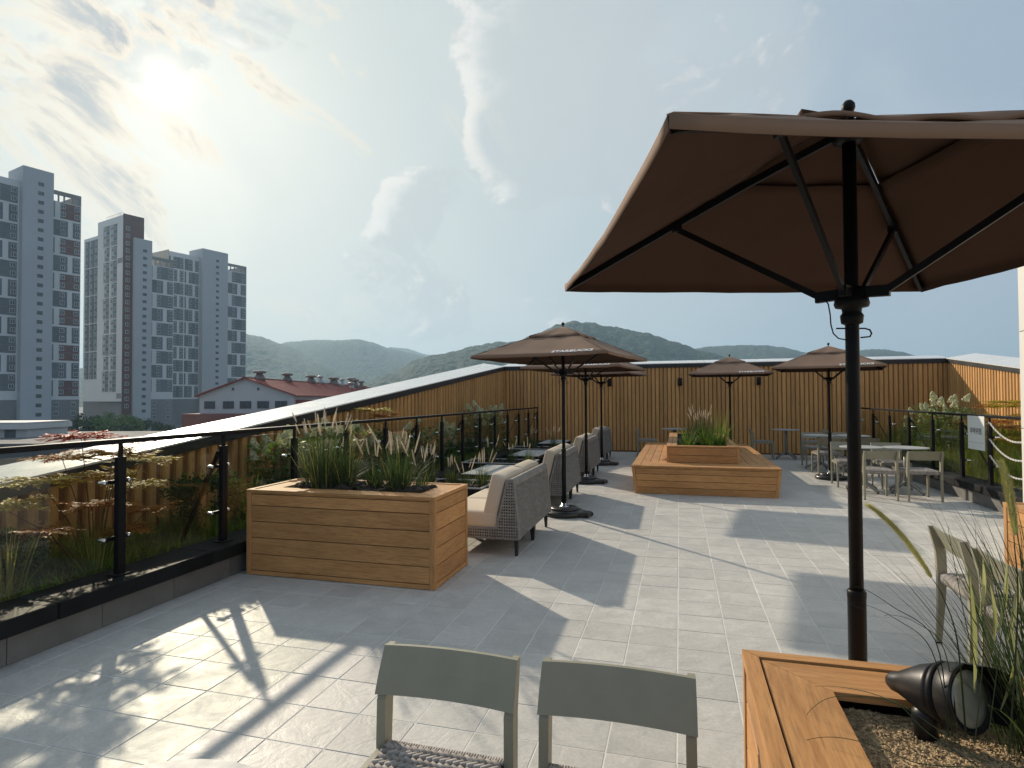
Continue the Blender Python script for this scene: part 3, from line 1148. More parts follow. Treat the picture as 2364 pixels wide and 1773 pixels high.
    MB().tube([(-0.095, 0, 1.852), (-0.082, 0, 1.835), (-0.076, 0, 1.80), (-0.074, 0, 1.765), (-0.066, 0, 1.735), (-0.048, 0, 1.718), (-0.02, 0, 1.713)], 0.0022, 6).build('safety_cord', M_BLACK, t, True)
    # foot
    ft = MB().lathe([(0.245, 0.0), (0.262, 0.012), (0.262, 0.045), (0.245, 0.066), (0.19, 0.078), (0.185, 0.078)], 36)
    ft.lathe([(0.185, 0.070), (0.185, 0.098), (0.170, 0.108), (0.05, 0.112)], 36)
    fo = ft.build('weighted_base', M_BASE, t, True)
    MB().lathe([(0.062, 0.110), (0.062, 0.118), (0.034, 0.122), (0.034, 0.155)], 18).build('pole_socket', M_STEEL, t, True)
    wg = MB().prism([(0.20, -0.13), (0.36, -0.075), (0.36, 0.075), (0.20, 0.13)], 0.014, 0.062, 'z')
    w = wg.build('wheel_housing', M_BASE, t)
    for s in (-1, 1):
        Mx = Matrix.Translation((0.345, s * 0.085, 0.028)) @ Matrix.Rotation(math.pi / 2, 4, 'X')
        MB().lathe([(0.012, -0.012), (0.027, -0.010), (0.027, 0.010), (0.012, 0.012)], 14, (0, 0, 0), Mx).build('wheel', M_BASE, w, True)
    kn = MB().tube([(0.034, 0, 0.14), (0.075, 0, 0.145)], [0.006, 0.010], 8)
    kn.build('clamp_knob', M_STEEL, t, True)
    # lettering on the cloth near the lower edge, right half of the front face
    tm = text_mesh('lettering', 'STARBUCKS', 0.090, M_WHITE, 0.0012, 'CENTER', 0.0016)
    zz = lambda f, u: canopy_z(f) - 0.030 * (1 - u * u) * f * (1.25 - f)
    f = 0.958
    u0 = 0.50
    sl = math.atan2(canopy_z(0.86) - canopy_z(1.0), 0.14 * UH)
    for vtx in tm.vertices:
        x, y, z = vtx.co
        x *= 1.06
        u = (x + u0 * UH) / (f * UH)
        ff = f - y * math.cos(sl) / UH
        uu = (x + u0 * UH) / (ff * UH)
        sag = 1 - uu * uu
        vtx.co = (x + u0 * UH, -ff * UH * (1 - 0.022 * sag * ff), zz(ff, uu) + 0.0125 + z)
    put('lettering', tm, t)
    return t


UMB = umbrella()
GU = 'brown square parasols'
uspec = [
    ((-1.47, 7.78, 0), rad(-11), 'brown square parasol standing between the first and second sofas'),
    ((-1.63, 10.80, 0), rad(-10), 'brown square parasol standing between the second and third sofas'),
    ((-1.72, 13.75, 0), rad(-10), 'brown square parasol standing between the third and fourth sofas'),
    ((1.15, 14.95, 0), rad(-4), 'brown square parasol behind the planted deck bench, nearest the back wall'),
    ((2.69, 12.33, 0), rad(-14), 'brown square parasol with its base beside the round tables and sage chairs'),
    ((0.577, 2.30, 0), rad(17), 'large brown parasol behind the gravel planter, seen from beneath its dark canopy'),
]
for i, (loc, rz, lab) in enumerate(uspec):
    if i == 0:
        UMB.location, UMB.rotation_euler = loc, (0, 0, rz)
        tag(UMB, lab, None, GU)
    else:
        c_ = copy_thing(UMB, loc, rz, lab, GU)
        if i == 5:
            c_.scale = (1.0, 1.0, 1.016)


# ------------------------------------------------------------------ chairs
def rect_sweep(mb, pts):
    """pts: (x, y, z, wx, wy)"""
    vs_ = []
    for x, y, z, wx, wy in pts:
        for sx, sy in ((-1, -1), (1, -1), (1, 1), (-1, 1)):
            vs_.append((x + sx * wx / 2, y + sy * wy / 2, z))
    fs_ = [(3, 2, 1, 0), tuple(range(len(vs_) - 4, len(vs_)))]
    for i in range(len(pts) - 1):
        for k in range(4):
            k2 = (k + 1) % 4
            fs_.append((i * 4 + k, i * 4 + k2, i * 4 + 4 + k2, i * 4 + 4 + k))
    return mb.add(vs_, fs_)


def make_chair():
    """sitter looks to +Y; back at -Y"""
    t = thing('cafe_chair', 'x', 'chair')
    hw = 0.232
    for s in (-1, 1):
        rl = rect_sweep(MB(), [(s * (hw - 0.016), -0.262, 0.006, 0.024, 0.028), (s * (hw - 0.017), -0.246, 0.25, 0.028, 0.040), (s * (hw - 0.018), -0.240, 0.43, 0.030, 0.052), (s * (hw - 0.019), -0.246, 0.575, 0.030, 0.056), (s * (hw - 0.016), -0.300, 0.727, 0.022, 0.020)])
        o = rl.build('rear_leg', M_CHAIR, t)
        MB().box(s * (hw - 0.016) - 0.013, s * (hw - 0.016) + 0.013, -0.277, -0.247, 0.0, 0.008).build('foot_pad', M_BLACK, o)
        fl = rect_sweep(MB(), [(s * (hw - 0.018), 0.232, 0.006, 0.024, 0.026), (s * (hw - 0.02), 0.222, 0.25, 0.028, 0.034), (s * (hw - 0.02), 0.215, 0.425, 0.030, 0.042)])
        o = fl.build('front_leg', M_CHAIR, t)
        MB().box(s * (hw - 0.018) - 0.013, s * (hw - 0.018) + 0.013, 0.218, 0.246, 0.0, 0.008).build('foot_pad', M_BLACK, o)
        MB().box(*sorted((s * (hw - 0.034), s * (hw - 0.008))), -0.222, 0.200, 0.385, 0.428, 0.003).build('side_rail', M_CHAIR, t)
    MB().box(-hw + 0.035, hw - 0.035, 0.200, 0.226, 0.388, 0.428, 0.003).build('front_rail', M_CHAIR, t)
    MB().box(-hw + 0.035, hw - 0.035, -0.252, -0.228, 0.388, 0.428, 0.003).build('back_rail', M_CHAIR, t)
    # curved back board, bowed away from the sitter
    bb = MB()
    n = 12
    vs_, fs_ = [], []
    for i in range(n + 1):
        u = -1 + 2 * i / n
        bow = 0.020 * (1 - u * u)
        for (z, y, th, wz) in ((0.596, -0.216, 0.008, hw - 0.001), (0.660, -0.243, 0.008, hw - 0.002), (0.729, -0.278, 0.007, hw - 0.004)):
            vs_.append((u * wz, y - bow + th, z))
            vs_.append((u * wz, y - bow - th, z))
    for i in range(n):
        a, b = i * 6, (i + 1) * 6
        fs_ += [(a, b, b + 2, a + 2), (a + 2, b + 2, b + 4, a + 4), (a + 1, a + 3, b + 3, b + 1), (a + 3, a + 5, b + 5, b + 3), (a + 4, b + 4, b + 5, a + 5), (a, a + 1, b + 1, b)]
    fs_ += [(0, 2, 3, 1), (2, 4, 5, 3), (n * 6, n * 6 + 1, n * 6 + 3, n * 6 + 2), (n * 6 + 2, n * 6 + 3, n * 6 + 5, n * 6 + 4)]
    bb.add(vs_, fs_).build('backrest', M_CHAIR, t)
    # woven rope seat
    pad = MB().box(-hw + 0.03, hw - 0.03, -0.235, 0.212, 0.405, 0.432, 0.010)
    seat = pad.build('seat', M_ROPED, t)
    wv = MB()
    rr = random.Random(4)
    nx, ny = 17, 15
    for i in range(nx):
        for j in range(ny):
            x = -hw + 0.045 + (2 * hw - 0.09) * (i + 0.5) / nx
            y = -0.222 + 0.425 * (j + 0.5) / ny
            s = 1 if j % 2 else -1
            a = s * rad(32) + rr.uniform(-0.1, 0.1)
            L_ = 0.0205
            dx, dy = math.cos(a) * L_, math.sin(a) * L_
            zt = 0.439 + rr.uniform(-0.0015, 0.0015)
            wv.tube([(x - dx, y - dy, zt - 0.010), (x - dx * 0.6, y - dy * 0.6, zt), (x + dx * 0.6, y + dy * 0.6, zt), (x + dx, y + dy, zt - 0.010)], [0.0068, 0.0092, 0.0092, 0.0068], 6)
    for i in range(46):                                  # rope turns over front and back edge
        x = -hw + 0.038 + (2 * hw - 0.076) * i / 45
        for yy, sg in ((-0.240, -1), (0.214, 1)):
            wv.tube([(x, yy - sg * 0.03, 0.438), (x + 0.001, yy, 0.436), (x, yy + sg * 0.012, 0.428), (x, yy + sg * 0.014, 0.405), (x, yy + sg * 0.012, 0.386)], 0.0047, 5)
    wo = wv.build('rope_weave', M_ROPE, seat, True)
    wo['kind'] = 'stuff'
    return t


CH = make_chair()
GC = 'sage green cafe chairs with woven rope seats'
cspec = [
    ((-0.722, 1.545), 180, 'sage cafe chair with rope seat, facing the near round table, beside its twin'),
    ((-0.190, 1.560), 180, 'sage cafe chair with rope seat, closer to the gravel planter of the two paired'),
    ((1.81, 4.14), -90, 'sage cafe chair behind the grass, closer to the terrace end of that pair'),
    ((1.81, 3.56), -90, 'sage cafe chair largely hidden behind the plumed grass of the gravel planter'),
    ((2.855, 10.26), 0, 'sage cafe chair with its back to the open floor, beside the parasol base table'),
    ((3.430, 10.29), 1, 'sage cafe chair with its back to the open floor, beside the kerb'),
    ((2.79, 11.47), 178, 'sage cafe chair across the near round tables, beside the parasol base'),
    ((3.43, 11.45), 181, 'sage cafe chair across the near round tables, on the railing side'),
    ((2.80, 13.10), 3, 'sage cafe chair at the second pair of tables, behind the parasol pole, back turned'),
    ((3.43, 13.12), -2, 'sage cafe chair at the second pair of tables, railing side, back turned'),
    ((2.85, 14.42), 180, 'sage cafe chair facing the terrace across the second pair of tables'),
    ((3.46, 14.44), 177, 'sage cafe chair facing the terrace across the second tables, railing side'),
    ((1.98, 15.95), -92, 'grey looking cafe chair beside the bench, turned to the wall table'),
    ((3.12, 16.05), 88, 'cafe chair by the slat wall facing the bench across the wall table'),
    ((-0.80, 15.92), -88, 'cafe chair by the slat wall, on the sofa side of the deck bench'),
]
for i, (p, a, lab) in enumerate(cspec):
    if i == 0:
        CH.location, CH.rotation_euler = (p[0], p[1], 0), (0, 0, rad(a))
        tag(CH, lab, None, GC)
    else:
        copy_thing(CH, (p[0], p[1], 0), rad(a), lab, GC)


# ------------------------------------------------------------------ round tables
def make_table():
    t = thing('round_table', 'x', 'table')
    MB().lathe([(0.300, 0.703), (0.316, 0.706), (0.318, 0.712), (0.318, 0.718), (0.314, 0.722), (0.004, 0.7225)], 48).build('table_top', M_TABLE, t)
    MB().lathe([(0.12, 0.690), (0.12, 0.702), (0.045, 0.702)], 20).build('top_plate', M_TLEG, t)
    MB().lathe([(0.036, 0.10), (0.036, 0.692)], 16).build('column', M_TLEG, t, True)
    for k in range(4):
        a = rad(45 + 90 * k)
        c, s = math.cos(a), math.sin(a)
        l = MB()
        l.bar((0.02 * c, 0.02 * s, 0.175), (0.30 * c, 0.30 * s, 0.026), 0.034, 0.036)
        lo = l.build('foot', M_TLEG, t)
        MB().lathe([(0.014, 0.0), (0.014, 0.014)], 10, (0.285 * c, 0.285 * s, 0)).build('glide', M_BLACK, lo)
    return t


TB = make_table()
GT = 'round grey cafe tables'
tspec = [((-0.985, 0.845), 'round pale cafe table in front of the paired near chairs'),
         ((2.83, 10.86), 'round grey table in the near pair, closer to the parasol base'),
         ((3.465, 10.88), 'round grey table in the near pair, closer to the white notice'),
         ((2.80, 13.76), 'round grey table in the second pair, beside the parasol pole'),
         ((3.45, 13.78), 'round grey table in the second pair, on the railing side'),
         ((2.52, 16.0), 'round grey table against the slat wall beyond the bench'),
         ((-0.13, 15.92), 'round grey table against the slat wall, partly hidden by bench planting')]
for i, (p, lab) in enumerate(tspec):
    if i == 0:
        TB.location = (p[0], p[1], 0)
        tag(TB, lab, None, GT)
    else:
        copy_thing(TB, (p[0], p[1], 0), R.uniform(-0.3, 0.3), lab, GT)


# ------------------------------------------------------------------ wicker sofas
def cushion(mb, x0, x1, y0, y1, z0, z1, M=None, puff=0.012, n=8):
    """soft block: rounded and slightly domed"""
    vs_, fs_ = [], []
    r = 0.028

    def P(a, b, c):
        x, y, z = x0 + (x1 - x0) * a, y0 + (y1 - y0) * b, z0 + (z1 - z0) * c
        cx, cy, cz = (x0 + x1) / 2, (y0 + y1) / 2, (z0 + z1) / 2
        hx, hy, hz = (x1 - x0) / 2 - r, (y1 - y0) / 2 - r, (z1 - z0) / 2 - r
        q = Vector((max(-hx, min(hx, x - cx)), max(-hy, min(hy, y - cy)), max(-hz, min(hz, z - cz))))
        d = Vector((x - cx, y - cy, z - cz)) - q
        if d.length > 1e-9:
            d = d.normalized() * r
        o = q + d
        o.x += puff * (2 * a - 1) * (1 - (2 * b - 1) ** 2) * (1 - (2 * c - 1) ** 2)
        o.z += puff * (2 * c - 1) * (1 - (2 * b - 1) ** 2) * (1 - (2 * a - 1) ** 2)
        o += Vector((cx, cy, cz))
        return M @ o if M is not None else o
    gr = [0, 0.03, 0.10, 0.25, 0.5, 0.75, 0.90, 0.97, 1]
    m = len(gr)
    for ax in range(3):
        for e in (0, 1):
            o = len(vs_)
            for i in gr:
                for j in gr:
                    c = [0, 0, 0]
                    c[ax] = e
                    c[(ax + 1) % 3] = i
                    c[(ax + 2) % 3] = j
                    vs_.append(P(*c))
            for i in range(m - 1):
                for j in range(m - 1):
                    a = o + i * m + j
                    f = (a, a + m, a + m + 1, a + 1)
                    fs_.append(f if e else f[::-1])
    mb.add(vs_, fs_)
    return mb


def make_sofa():
    """back towards +X, origin under the back's outer face"""
    t = thing('wicker_sofa', 'x', 'sofa')
    L_ = 0.74
    xo_b, xo_t, zb, zt = 0.0, -0.055, 0.175, 0.745

    def xo(z):
        return xo_b + (xo_t - xo_b) * (z - zb) / (zt - zb)

    def xi(z):
        return -0.235 + (-0.115 + 0.235) * (z - 0.26) / (zt - 0.26)
    # rattan core with the rounded top
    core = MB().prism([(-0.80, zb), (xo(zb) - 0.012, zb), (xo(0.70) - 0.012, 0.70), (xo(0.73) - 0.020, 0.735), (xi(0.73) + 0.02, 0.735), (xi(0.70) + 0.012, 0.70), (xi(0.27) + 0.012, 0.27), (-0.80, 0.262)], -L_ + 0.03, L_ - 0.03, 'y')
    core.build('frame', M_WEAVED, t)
    # back: slanting strands woven over the outer face, rolled over the top
    bk = MB()
    rows = 40
    for mod in (-1, 1):
        y0, y1 = (-L_ + 0.012, -0.006) if mod < 0 else (0.006, L_ - 0.012)
        nn = 34
        wdt = (y1 - y0) / nn
        for i in range(nn):
            ya = y0 + wdt * i
            yb = ya + wdt
            for k in range(rows):
                za = zb + (0.70 - zb) * k / rows
                zc = zb + (0.70 - zb) * (k + 1) / rows
                if (i + k) % 2:
                    continue
                off = 0.0065
                m_ = 0.0012
                x1, x2 = xo(za), xo(zc)
                zm = (za + zc) / 2
                bk.add([(x1 - 0.004, ya - wdt * 0.45, za + m_), (x1 - 0.004, yb + wdt * 0.45, za + m_ + 0.003), (x2 - 0.004, yb + wdt * 0.45, zc - m_ + 0.003), (x2 - 0.004, ya - wdt * 0.45, zc - m_),
                        (xo(zm) + off, (ya + yb) / 2 - wdt * 0.30, zm), (xo(zm) + off, (ya + yb) / 2 + wdt * 0.30, zm + 0.001)],
                       [(0, 4, 5, 1), (3, 2, 5, 4), (0, 3, 4), (1, 5, 2)])
    bo = bk.build('back_weave', M_WEAVE, t, False)
    bo['kind'] = 'stuff'
    roll = MB()
    for mod in (-1, 1):
        y0, y1 = (-L_ + 0.008, -0.004) if mod < 0 else (0.004, L_ - 0.008)
        nn = 46
        for i in range(nn):
            y = y0 + (y1 - y0) * (i + 0.5) / nn
            roll.tube([(xo(0.685) + 0.004, y, 0.685), (xo(0.72) + 0.002, y, 0.722), (xo(0.74) - 0.018, y + 0.002, 0.7445), (xi(0.74) + 0.02, y + 0.003, 0.7445), (xi(0.72) + 0.004, y + 0.003, 0.715)], 0.0078, 5, False)
    ro = roll.build('top_roll', M_WEAVE, t, True)
    ro['kind'] = 'stuff'
    # open lattice on both ends
    for s in (-1, 1):
        lat = MB()
        ya, yb = (s * (L_ - 0.028), s * L_)
        y0, y1 = min(ya, yb), max(ya, yb)
        z = zb + 0.006
        k = 0
        while z < zt - 0.01:
            a = xi(max(z, 0.27)) if z > 0.268 else -0.80
            lat.box(a, xo(z) - 0.002, y0 + 0.002 * (k % 2), y1 - 0.002 * ((k + 1) % 2), z - 0.0062, z + 0.0062)
            z += 0.0285
            k += 1
        for q in range(33):
            x = -0.012 - q * 0.0245
            if x < -0.80:
                break
            ztop = 0.262
            if x > xi(0.27):
                ztop = min(zt, 0.27 + (x - xi(0.27)) / ((xi(0.73) - xi(0.27)) / 0.46) if x < xi(0.73) else zt)
            if x > xo(zt):
                ztop = min(ztop, zb + (0.0 - x) / 0.055 * (zt - zb))
            if ztop - zb > 0.02:
                lat.box(x - 0.0055, x + 0.0055, y0 + 0.001, y1 - 0.001, zb, ztop)
        # edge ropes
        edge = [(-0.80, zb), (xo(zb), zb), (xo(0.70), 0.70), (xo(0.735) - 0.012, 0.742), (xi(0.735) + 0.01, 0.742), (xi(0.70), 0.70), (xi(0.27), 0.266), (-0.80, 0.262)]
        for (p, q) in zip(edge, edge[1:] + edge[:1]):
            lat.tube([(p[0], s * (L_ - 0.012), p[1]), (q[0], s * (L_ - 0.012), q[1])], 0.013, 6)
        lo = lat.build('lattice_end', M_WEAVE, t)
        lo['kind'] = 'stuff'
    MB().box(-0.822, -0.800, -L_, L_, zb, 0.262, 0.004).build('front_apron', M_WEAVE, t)
    # cushions, two of each
    for s in (-1, 1):
        y0, y1 = (-L_ + 0.015, -0.003) if s < 0 else (0.003, L_ - 0.015)
        cushion(MB(), -0.83, -0.225, y0, y1, 0.264, 0.425).build('seat_cushion', M_CUSH, t, True)
        M = Matrix.Translation((-0.232, 0, 0.30)) @ Matrix.Rotation(rad(14.0), 4, 'Y') @ Matrix.Translation((0.232, 0, -0.30))
        cushion(MB(), -0.400, -0.248, y0 + 0.004, y1 - 0.004, 0.335, 0.775, M).build('back_cushion', M_CUSH, t, True)
    for x in (-0.045, -0.74):
        for y in (-0.66, 0.0, 0.66):
            sz = 0.028 if y else 0.036
            rect_sweep(MB(), [(x, y * 1.02, 0.0, sz * 0.9, sz * 0.9), (x, y, 0.178, sz * 1.7, sz * 1.7)]).build('leg', M_BASE, t)
    return t


SF = make_sofa()
GS = 'grey wicker two seat sofas along the railing'
sspec = [((-1.500, 6.34), 'grey wicker sofa with beige cushions directly behind the wooden grass planter'),
         ((-1.555, 9.00), 'second grey wicker sofa from the wooden grass planter'),
         ((-1.60, 11.82), 'third grey wicker sofa from the wooden grass planter'),
         ((-1.70, 15.0), 'grey wicker sofa nearest the back slat wall')]
for i, (p, lab) in enumerate(sspec):
    if i == 0:
        SF.location = (p[0], p[1], 0)
        tag(SF, lab, None, GS)
    else:
        copy_thing(SF, (p[0], p[1], 0), R.uniform(-0.015, 0.015), lab, GS)


# ------------------------------------------------------------------ low tables in front of the sofas
def make_low_table():
    t = thing('low_table', 'x', 'table')
    MB().box(-0.29, 0.29, -0.60, 0.60, 0.438, 0.450, 0.003).build('table_top', M_TABLE, t)
    MB().box(-0.275, 0.275, -0.585, 0.585, 0.395, 0.436).build('apron', M_BLACK, t)
    for sx in (-1, 1):
        for sy in (-1, 1):
            MB().box(*sorted((sx * 0.225, sx * 0.285)), *sorted((sy * 0.53, sy * 0.595)), 0.0, 0.436, 0.003).build('leg', M_BLACK, t)
    return t


LT = make_low_table()
for i, (p, lab) in enumerate([((-2.745, 8.72), 'low rectangular grey table in front of the second sofa'),
                              ((-2.83, 11.48), 'low rectangular grey table in front of the third sofa'),
                              ((-2.96, 14.50), 'low rectangular grey table in front of the sofa nearest the wall')]):
    if i == 0:
        LT.location = (*p, 0)
        tag(LT, lab, None, 'low sofa tables')
    else:
        copy_thing(LT, (*p, 0), 0, lab, 'low sofa tables')


# ------------------------------------------------------------------ low dark boxes between the sofa groups
M_BOXRIM = pbr('grey_box_rim', (0.34, 0.34, 0.33), 0.45)


def low_box(label, x0, x1, y0, y1, h=0.42):
    t = thing('low_planter_box', label, 'planter', (x0, y0, 0), 0, 'low dark planter boxes between the sofas')
    w, d = x1 - x0, y1 - y0
    for a in ((0, w, 0, 0.02), (0, w, d - 0.02, d), (0, 0.02, 0.021, d - 0.021), (w - 0.02, w, 0.021, d - 0.021)):
        MB().box(*a, 0, h - 0.018, 0.002).build('side_panel', M_BSTONE, t)
    for a in ((-0.004, w + 0.004, -0.004, 0.03), (-0.004, w + 0.004, d - 0.03, d + 0.004), (-0.004, 0.03, 0.031, d - 0.031), (w - 0.03, w + 0.004, 0.031, d - 0.031)):
        MB().box(*a, h - 0.017, h, 0.003).build('rim', M_BOXRIM, t)
    s = soil_mesh(0.02, w - 0.02, 0.02, d - 0.02, h - 0.04, 0.05, 0.015, M_SOIL, 70, 0.034, 9).build('soil', M_SOIL, t)
    s['kind'] = 'stuff'
    return t


LB = [(-3.66, -2.38, 7.08, 7.80), (-3.66, -2.45, 9.86, 10.58), (-3.66, -2.50, 12.72, 13.42)]
for q, lab in zip(LB, ('first and second sofas', 'second and third sofas', 'third and fourth sofas')):
    low_box('low black box with grasses between the ' + lab, *q)


# ------------------------------------------------------------------ wall lamps
def make_lamp():
    t = thing('wall_lamp', 'x', 'lamp')
    MB().box(-0.035, 0.035, -0.010, 0.0, -0.06, 0.06).build('mounting_plate', M_BLACK, t)
    MB().lathe([(0.050, -0.105), (0.055, -0.10), (0.055, 0.10), (0.050, 0.105)], 18, (0, -0.066, 0)).build('lamp_body', M_BLACK, t, True)
    return t


LM = make_lamp()
for i, (x, lab) in enumerate([(-1.885, 'small black cylinder lamp on the slat wall behind the sofa parasols'), (0.022, 'small black cylinder lamp on the slat wall in clear view left of the bench parasol'), (2.03, 'small black cylinder lamp on the slat wall under the edge of the bench parasol')]):
    p = (x, WALL_Y + 0.003, 1.942)
    lab = lab.replace(' in clear view left of the bench parasol', ' above the bench, clear of every parasol')
    if i == 0:
        LM.location = p
        tag(LM, lab, None, 'black wall lamps')
    else:
        copy_thing(LM, p, 0, lab, 'black wall lamps')


# ------------------------------------------------------------------ notice, chains, white building
def notice():
    t = thing('notice_sign', 'white notice with Korean lettering hung on the short glass railing', 'sign', (4.165, 10.24, 0.995))
    MB().box(-0.004, 0.004, -0.255, 0.255, -0.245, 0.245, 0.002).build('board', pbr('notice_white', (0.74, 0.78, 0.76), 0.35), t)
    ink = pbr('notice_ink', (0.05, 0.05, 0.055), 0.6)
    grey = pbr('notice_grey', (0.30, 0.31, 0.31), 0.6)
    B = Matrix.Rotation(rad(-90), 4, 'Z') @ Matrix.Rotation(rad(90), 4, 'X')

    def line(body, size, y, z, m, bold=0.0):
        me = text_mesh('lettering', body, size, m, 0.0006, 'CENTER', bold)
        o = put('lettering', me, t, (-0.0052, y, z))
        o.rotation_euler = B.to_euler()
    line('\ucd94\ub77d\uc704\ud5d8', 0.098, 0.0, 0.02, ink, 0.0015)
    MB().box(-0.0052, -0.0042, -0.23, 0.23, -0.143, -0.139).build('rule', grey, t)
    return t


notice()


def chain(label, z0, p1):
    t = thing('barrier_chain', label, 'chain', (4.17, 9.86, z0), 0, 'white barrier chains')
    a, b = Vector((0, 0, 0)), Vector(p1) - Vector((4.17, 9.86, z0))
    n = 44
    mw = MATS.get('white_link') or pbr('white_link', (0.72, 0.71, 0.68), 0.4)
    lk = MB()
    pts = []
    for k in range(13):
        g = 2 * math.pi * k / 12
        pts.append((0.014 * math.cos(g) * 1.0 + (0.010 if math.cos(g) > 0 else -0.010), 0.0095 * math.sin(g), 0))
    lk.tube(pts, 0.0034, 6, False)
    me = lk.mesh('link', mw, True)

    def C(u):
        p = a.lerp(b, u)
        p.z -= 0.46 * 4 * u * (1 - u) * 0.5
        return p
    for k in range(n):
        p = C((k + 0.5) / n)
        d = C((k + 0.6) / n) - C((k + 0.4) / n)
        e = d.to_track_quat('X', 'Z')
        o = put('link', me, t, p)
        o.rotation_mode = 'QUATERNION'
        from mathutils import Quaternion
        o.rotation_quaternion = e @ Quaternion((1, 0, 0), rad(90) if k % 2 else 0)


WBX, WBY = 3.915, 8.5
for z0, nm in ((1.165, 'topmost'), (0.93, 'middle'), (0.70, 'lowest')):
    chain(nm + ' white barrier chain hanging between the railing end post and the white building', z0, (4.17, 8.50, z0))


def white_building():
    t = thing('white_building', 'plain white panelled building standing beside the barrier chains', 'building', (WBX, WBY, 0))
    mw = pbr('white_cladding', (0.66, 0.64, 0.60), 0.5, var=0.04, nscale=2, bump=0.03, bscale=40)
    MB().box(0.012, 2.4, -10.0, -0.012, -0.005, 4.6).build('core', pbr('cladding_joint', (0.25, 0.24, 0.23), 0.7), t)
    for k in range(7):
        for q in range(4):
            MB().box(0.0, 0.012, -1.42 * (k + 1) + 0.004, -1.42 * k - 0.004, 1.15 * q + 0.004, 1.15 * (q + 1) - 0.004, 0.002).build('panel', mw, t)
    for k in range(2):
        for q in range(4):
            MB().box(0.002 + 1.2 * k, 1.2 * (k + 1) - 0.006, -0.011, 0.0, 1.15 * q + 0.004, 1.15 * (q + 1) - 0.004, 0.002).build('panel', mw, t)


white_building()
PL3 = planter('wooden planter box with sunlit end beside the white building', 2.33, 3.75, 4.55, 5.33, 0.745, HB, 0.03, 0.042, clods=60)


# ------------------------------------------------------------------ plants
M_GRASS = pbr('dark_grass_blade', (0.040, 0.062, 0.032), 0.55, spec=0.15, var=0.25, nscale=3, island=0.45, col2=(0.075, 0.100, 0.050), transl=(0.30, (1.0, 1.3, 0.5)))
M_GRASSL = pbr('fresh_grass_blade', (0.13, 0.20, 0.040), 0.55, spec=0.15, var=0.25, nscale=3, island=0.4, col2=(0.19, 0.26, 0.06), transl=(0.35, (1.0, 1.2, 0.4)))
M_GRASSY = pbr('straw_grass_blade', (0.26, 0.27, 0.075), 0.6, spec=0.15, var=0.25, nscale=3, island=0.4, col2=(0.30, 0.26, 0.10), transl=(0.35, (1.0, 1.0, 0.5)))
M_GRASSS = pbr('sun_tinted_grass_blade', (0.32, 0.33, 0.075), 0.6, spec=0.12, var=0.3, nscale=1.5, island=0.4, col2=(0.42, 0.34, 0.10), transl=(0.45, (1.0, 1.0, 0.45)))  # straw grass brightened: sunlight on the right bed is put into the colour
M_PLUME = pbr('pale_plume', (0.74, 0.67, 0.53), 0.9, var=0.15, nscale=40, island=0.2, transl=(0.35, (1.0, 0.95, 0.8)))
M_PLUMEG = pbr('green_plume', (0.60, 0.57, 0.28), 0.9, var=0.2, nscale=40, island=0.25, transl=(0.4, (1.0, 1.0, 0.5)))
M_LEAFD = pbr('dark_leaf', (0.045, 0.075, 0.025), 0.5, spec=0.15, island=0.4, col2=(0.045, 0.075, 0.025), nscale=2, transl=(0.25, (1.0, 1.4, 0.4)))
M_LEAFG = pbr('green_leaf', (0.10, 0.155, 0.045), 0.5, spec=0.15, island=0.4, col2=(0.15, 0.21, 0.07), nscale=2, transl=(0.3, (1.0, 1.3, 0.4)))
M_LEAFY = pbr('yellow_leaf', (0.55, 0.37, 0.035), 0.55, spec=0.15, island=0.35, col2=(0.42, 0.38, 0.08), nscale=2, transl=(0.4, (1.0, 0.95, 0.3)))
M_LEAFO = pbr('orange_leaf', (0.55, 0.20, 0.04), 0.55, spec=0.15, island=0.35, col2=(0.32, 0.24, 0.06), nscale=2, transl=(0.4, (1.0, 0.7, 0.3)))
M_LEAFR = pbr('red_leaf', (0.50, 0.065, 0.038), 0.55, spec=0.15, island=0.3, col2=(0.40, 0.13, 0.06), nscale=2, transl=(0.4, (1.0, 0.45, 0.3)))
M_STEM = pbr('brown_stem', (0.085, 0.055, 0.035), 0.8, var=0.2, nscale=20)
M_PETAL = pbr('cream_petal', (0.58, 0.62, 0.34), 0.7, island=0.2, col2=(0.62, 0.60, 0.46), nscale=4, transl=(0.3, (1.0, 1.0, 0.7)))


def blade(mb, base, az, lean, length, w, rr, seg=5, droop=1.0):
    p = Vector(base)
    d = Vector((math.cos(az), math.sin(az), 0))
    th = lean * rr.uniform(0.3, 0.9)
    side = Vector((-math.sin(az), math.cos(az), 0))
    side = (side + d * rr.uniform(-0.4, 0.4)).normalized()
    vs_, fs_ = [], []
    st = length / seg
    for i in range(seg + 1):
        f = i / seg
        ww = w * (0.55 + 0.45 * min(1, f * 4)) * (1 - max(0, f - 0.35) / 0.65) ** 0.8
        if i == seg:
            vs_.append(tuple(p))
        else:
            vs_.append(tuple(p - side * ww / 2))
            vs_.append(tuple(p + side * ww / 2))
        th += lean * droop * (0.35 + f) / seg * rr.uniform(0.7, 1.4)
        p = p + (d * math.sin(th) + Vector((0, 0, 1)) * math.cos(th)) * st
    for i in range(seg - 1):
        a = i * 2
        fs_.append((a, a + 1, a + 3, a + 2))
    a = (seg - 1) * 2
    fs_.append((a, a + 1, a + 2))
    mb.add(vs_, fs_)


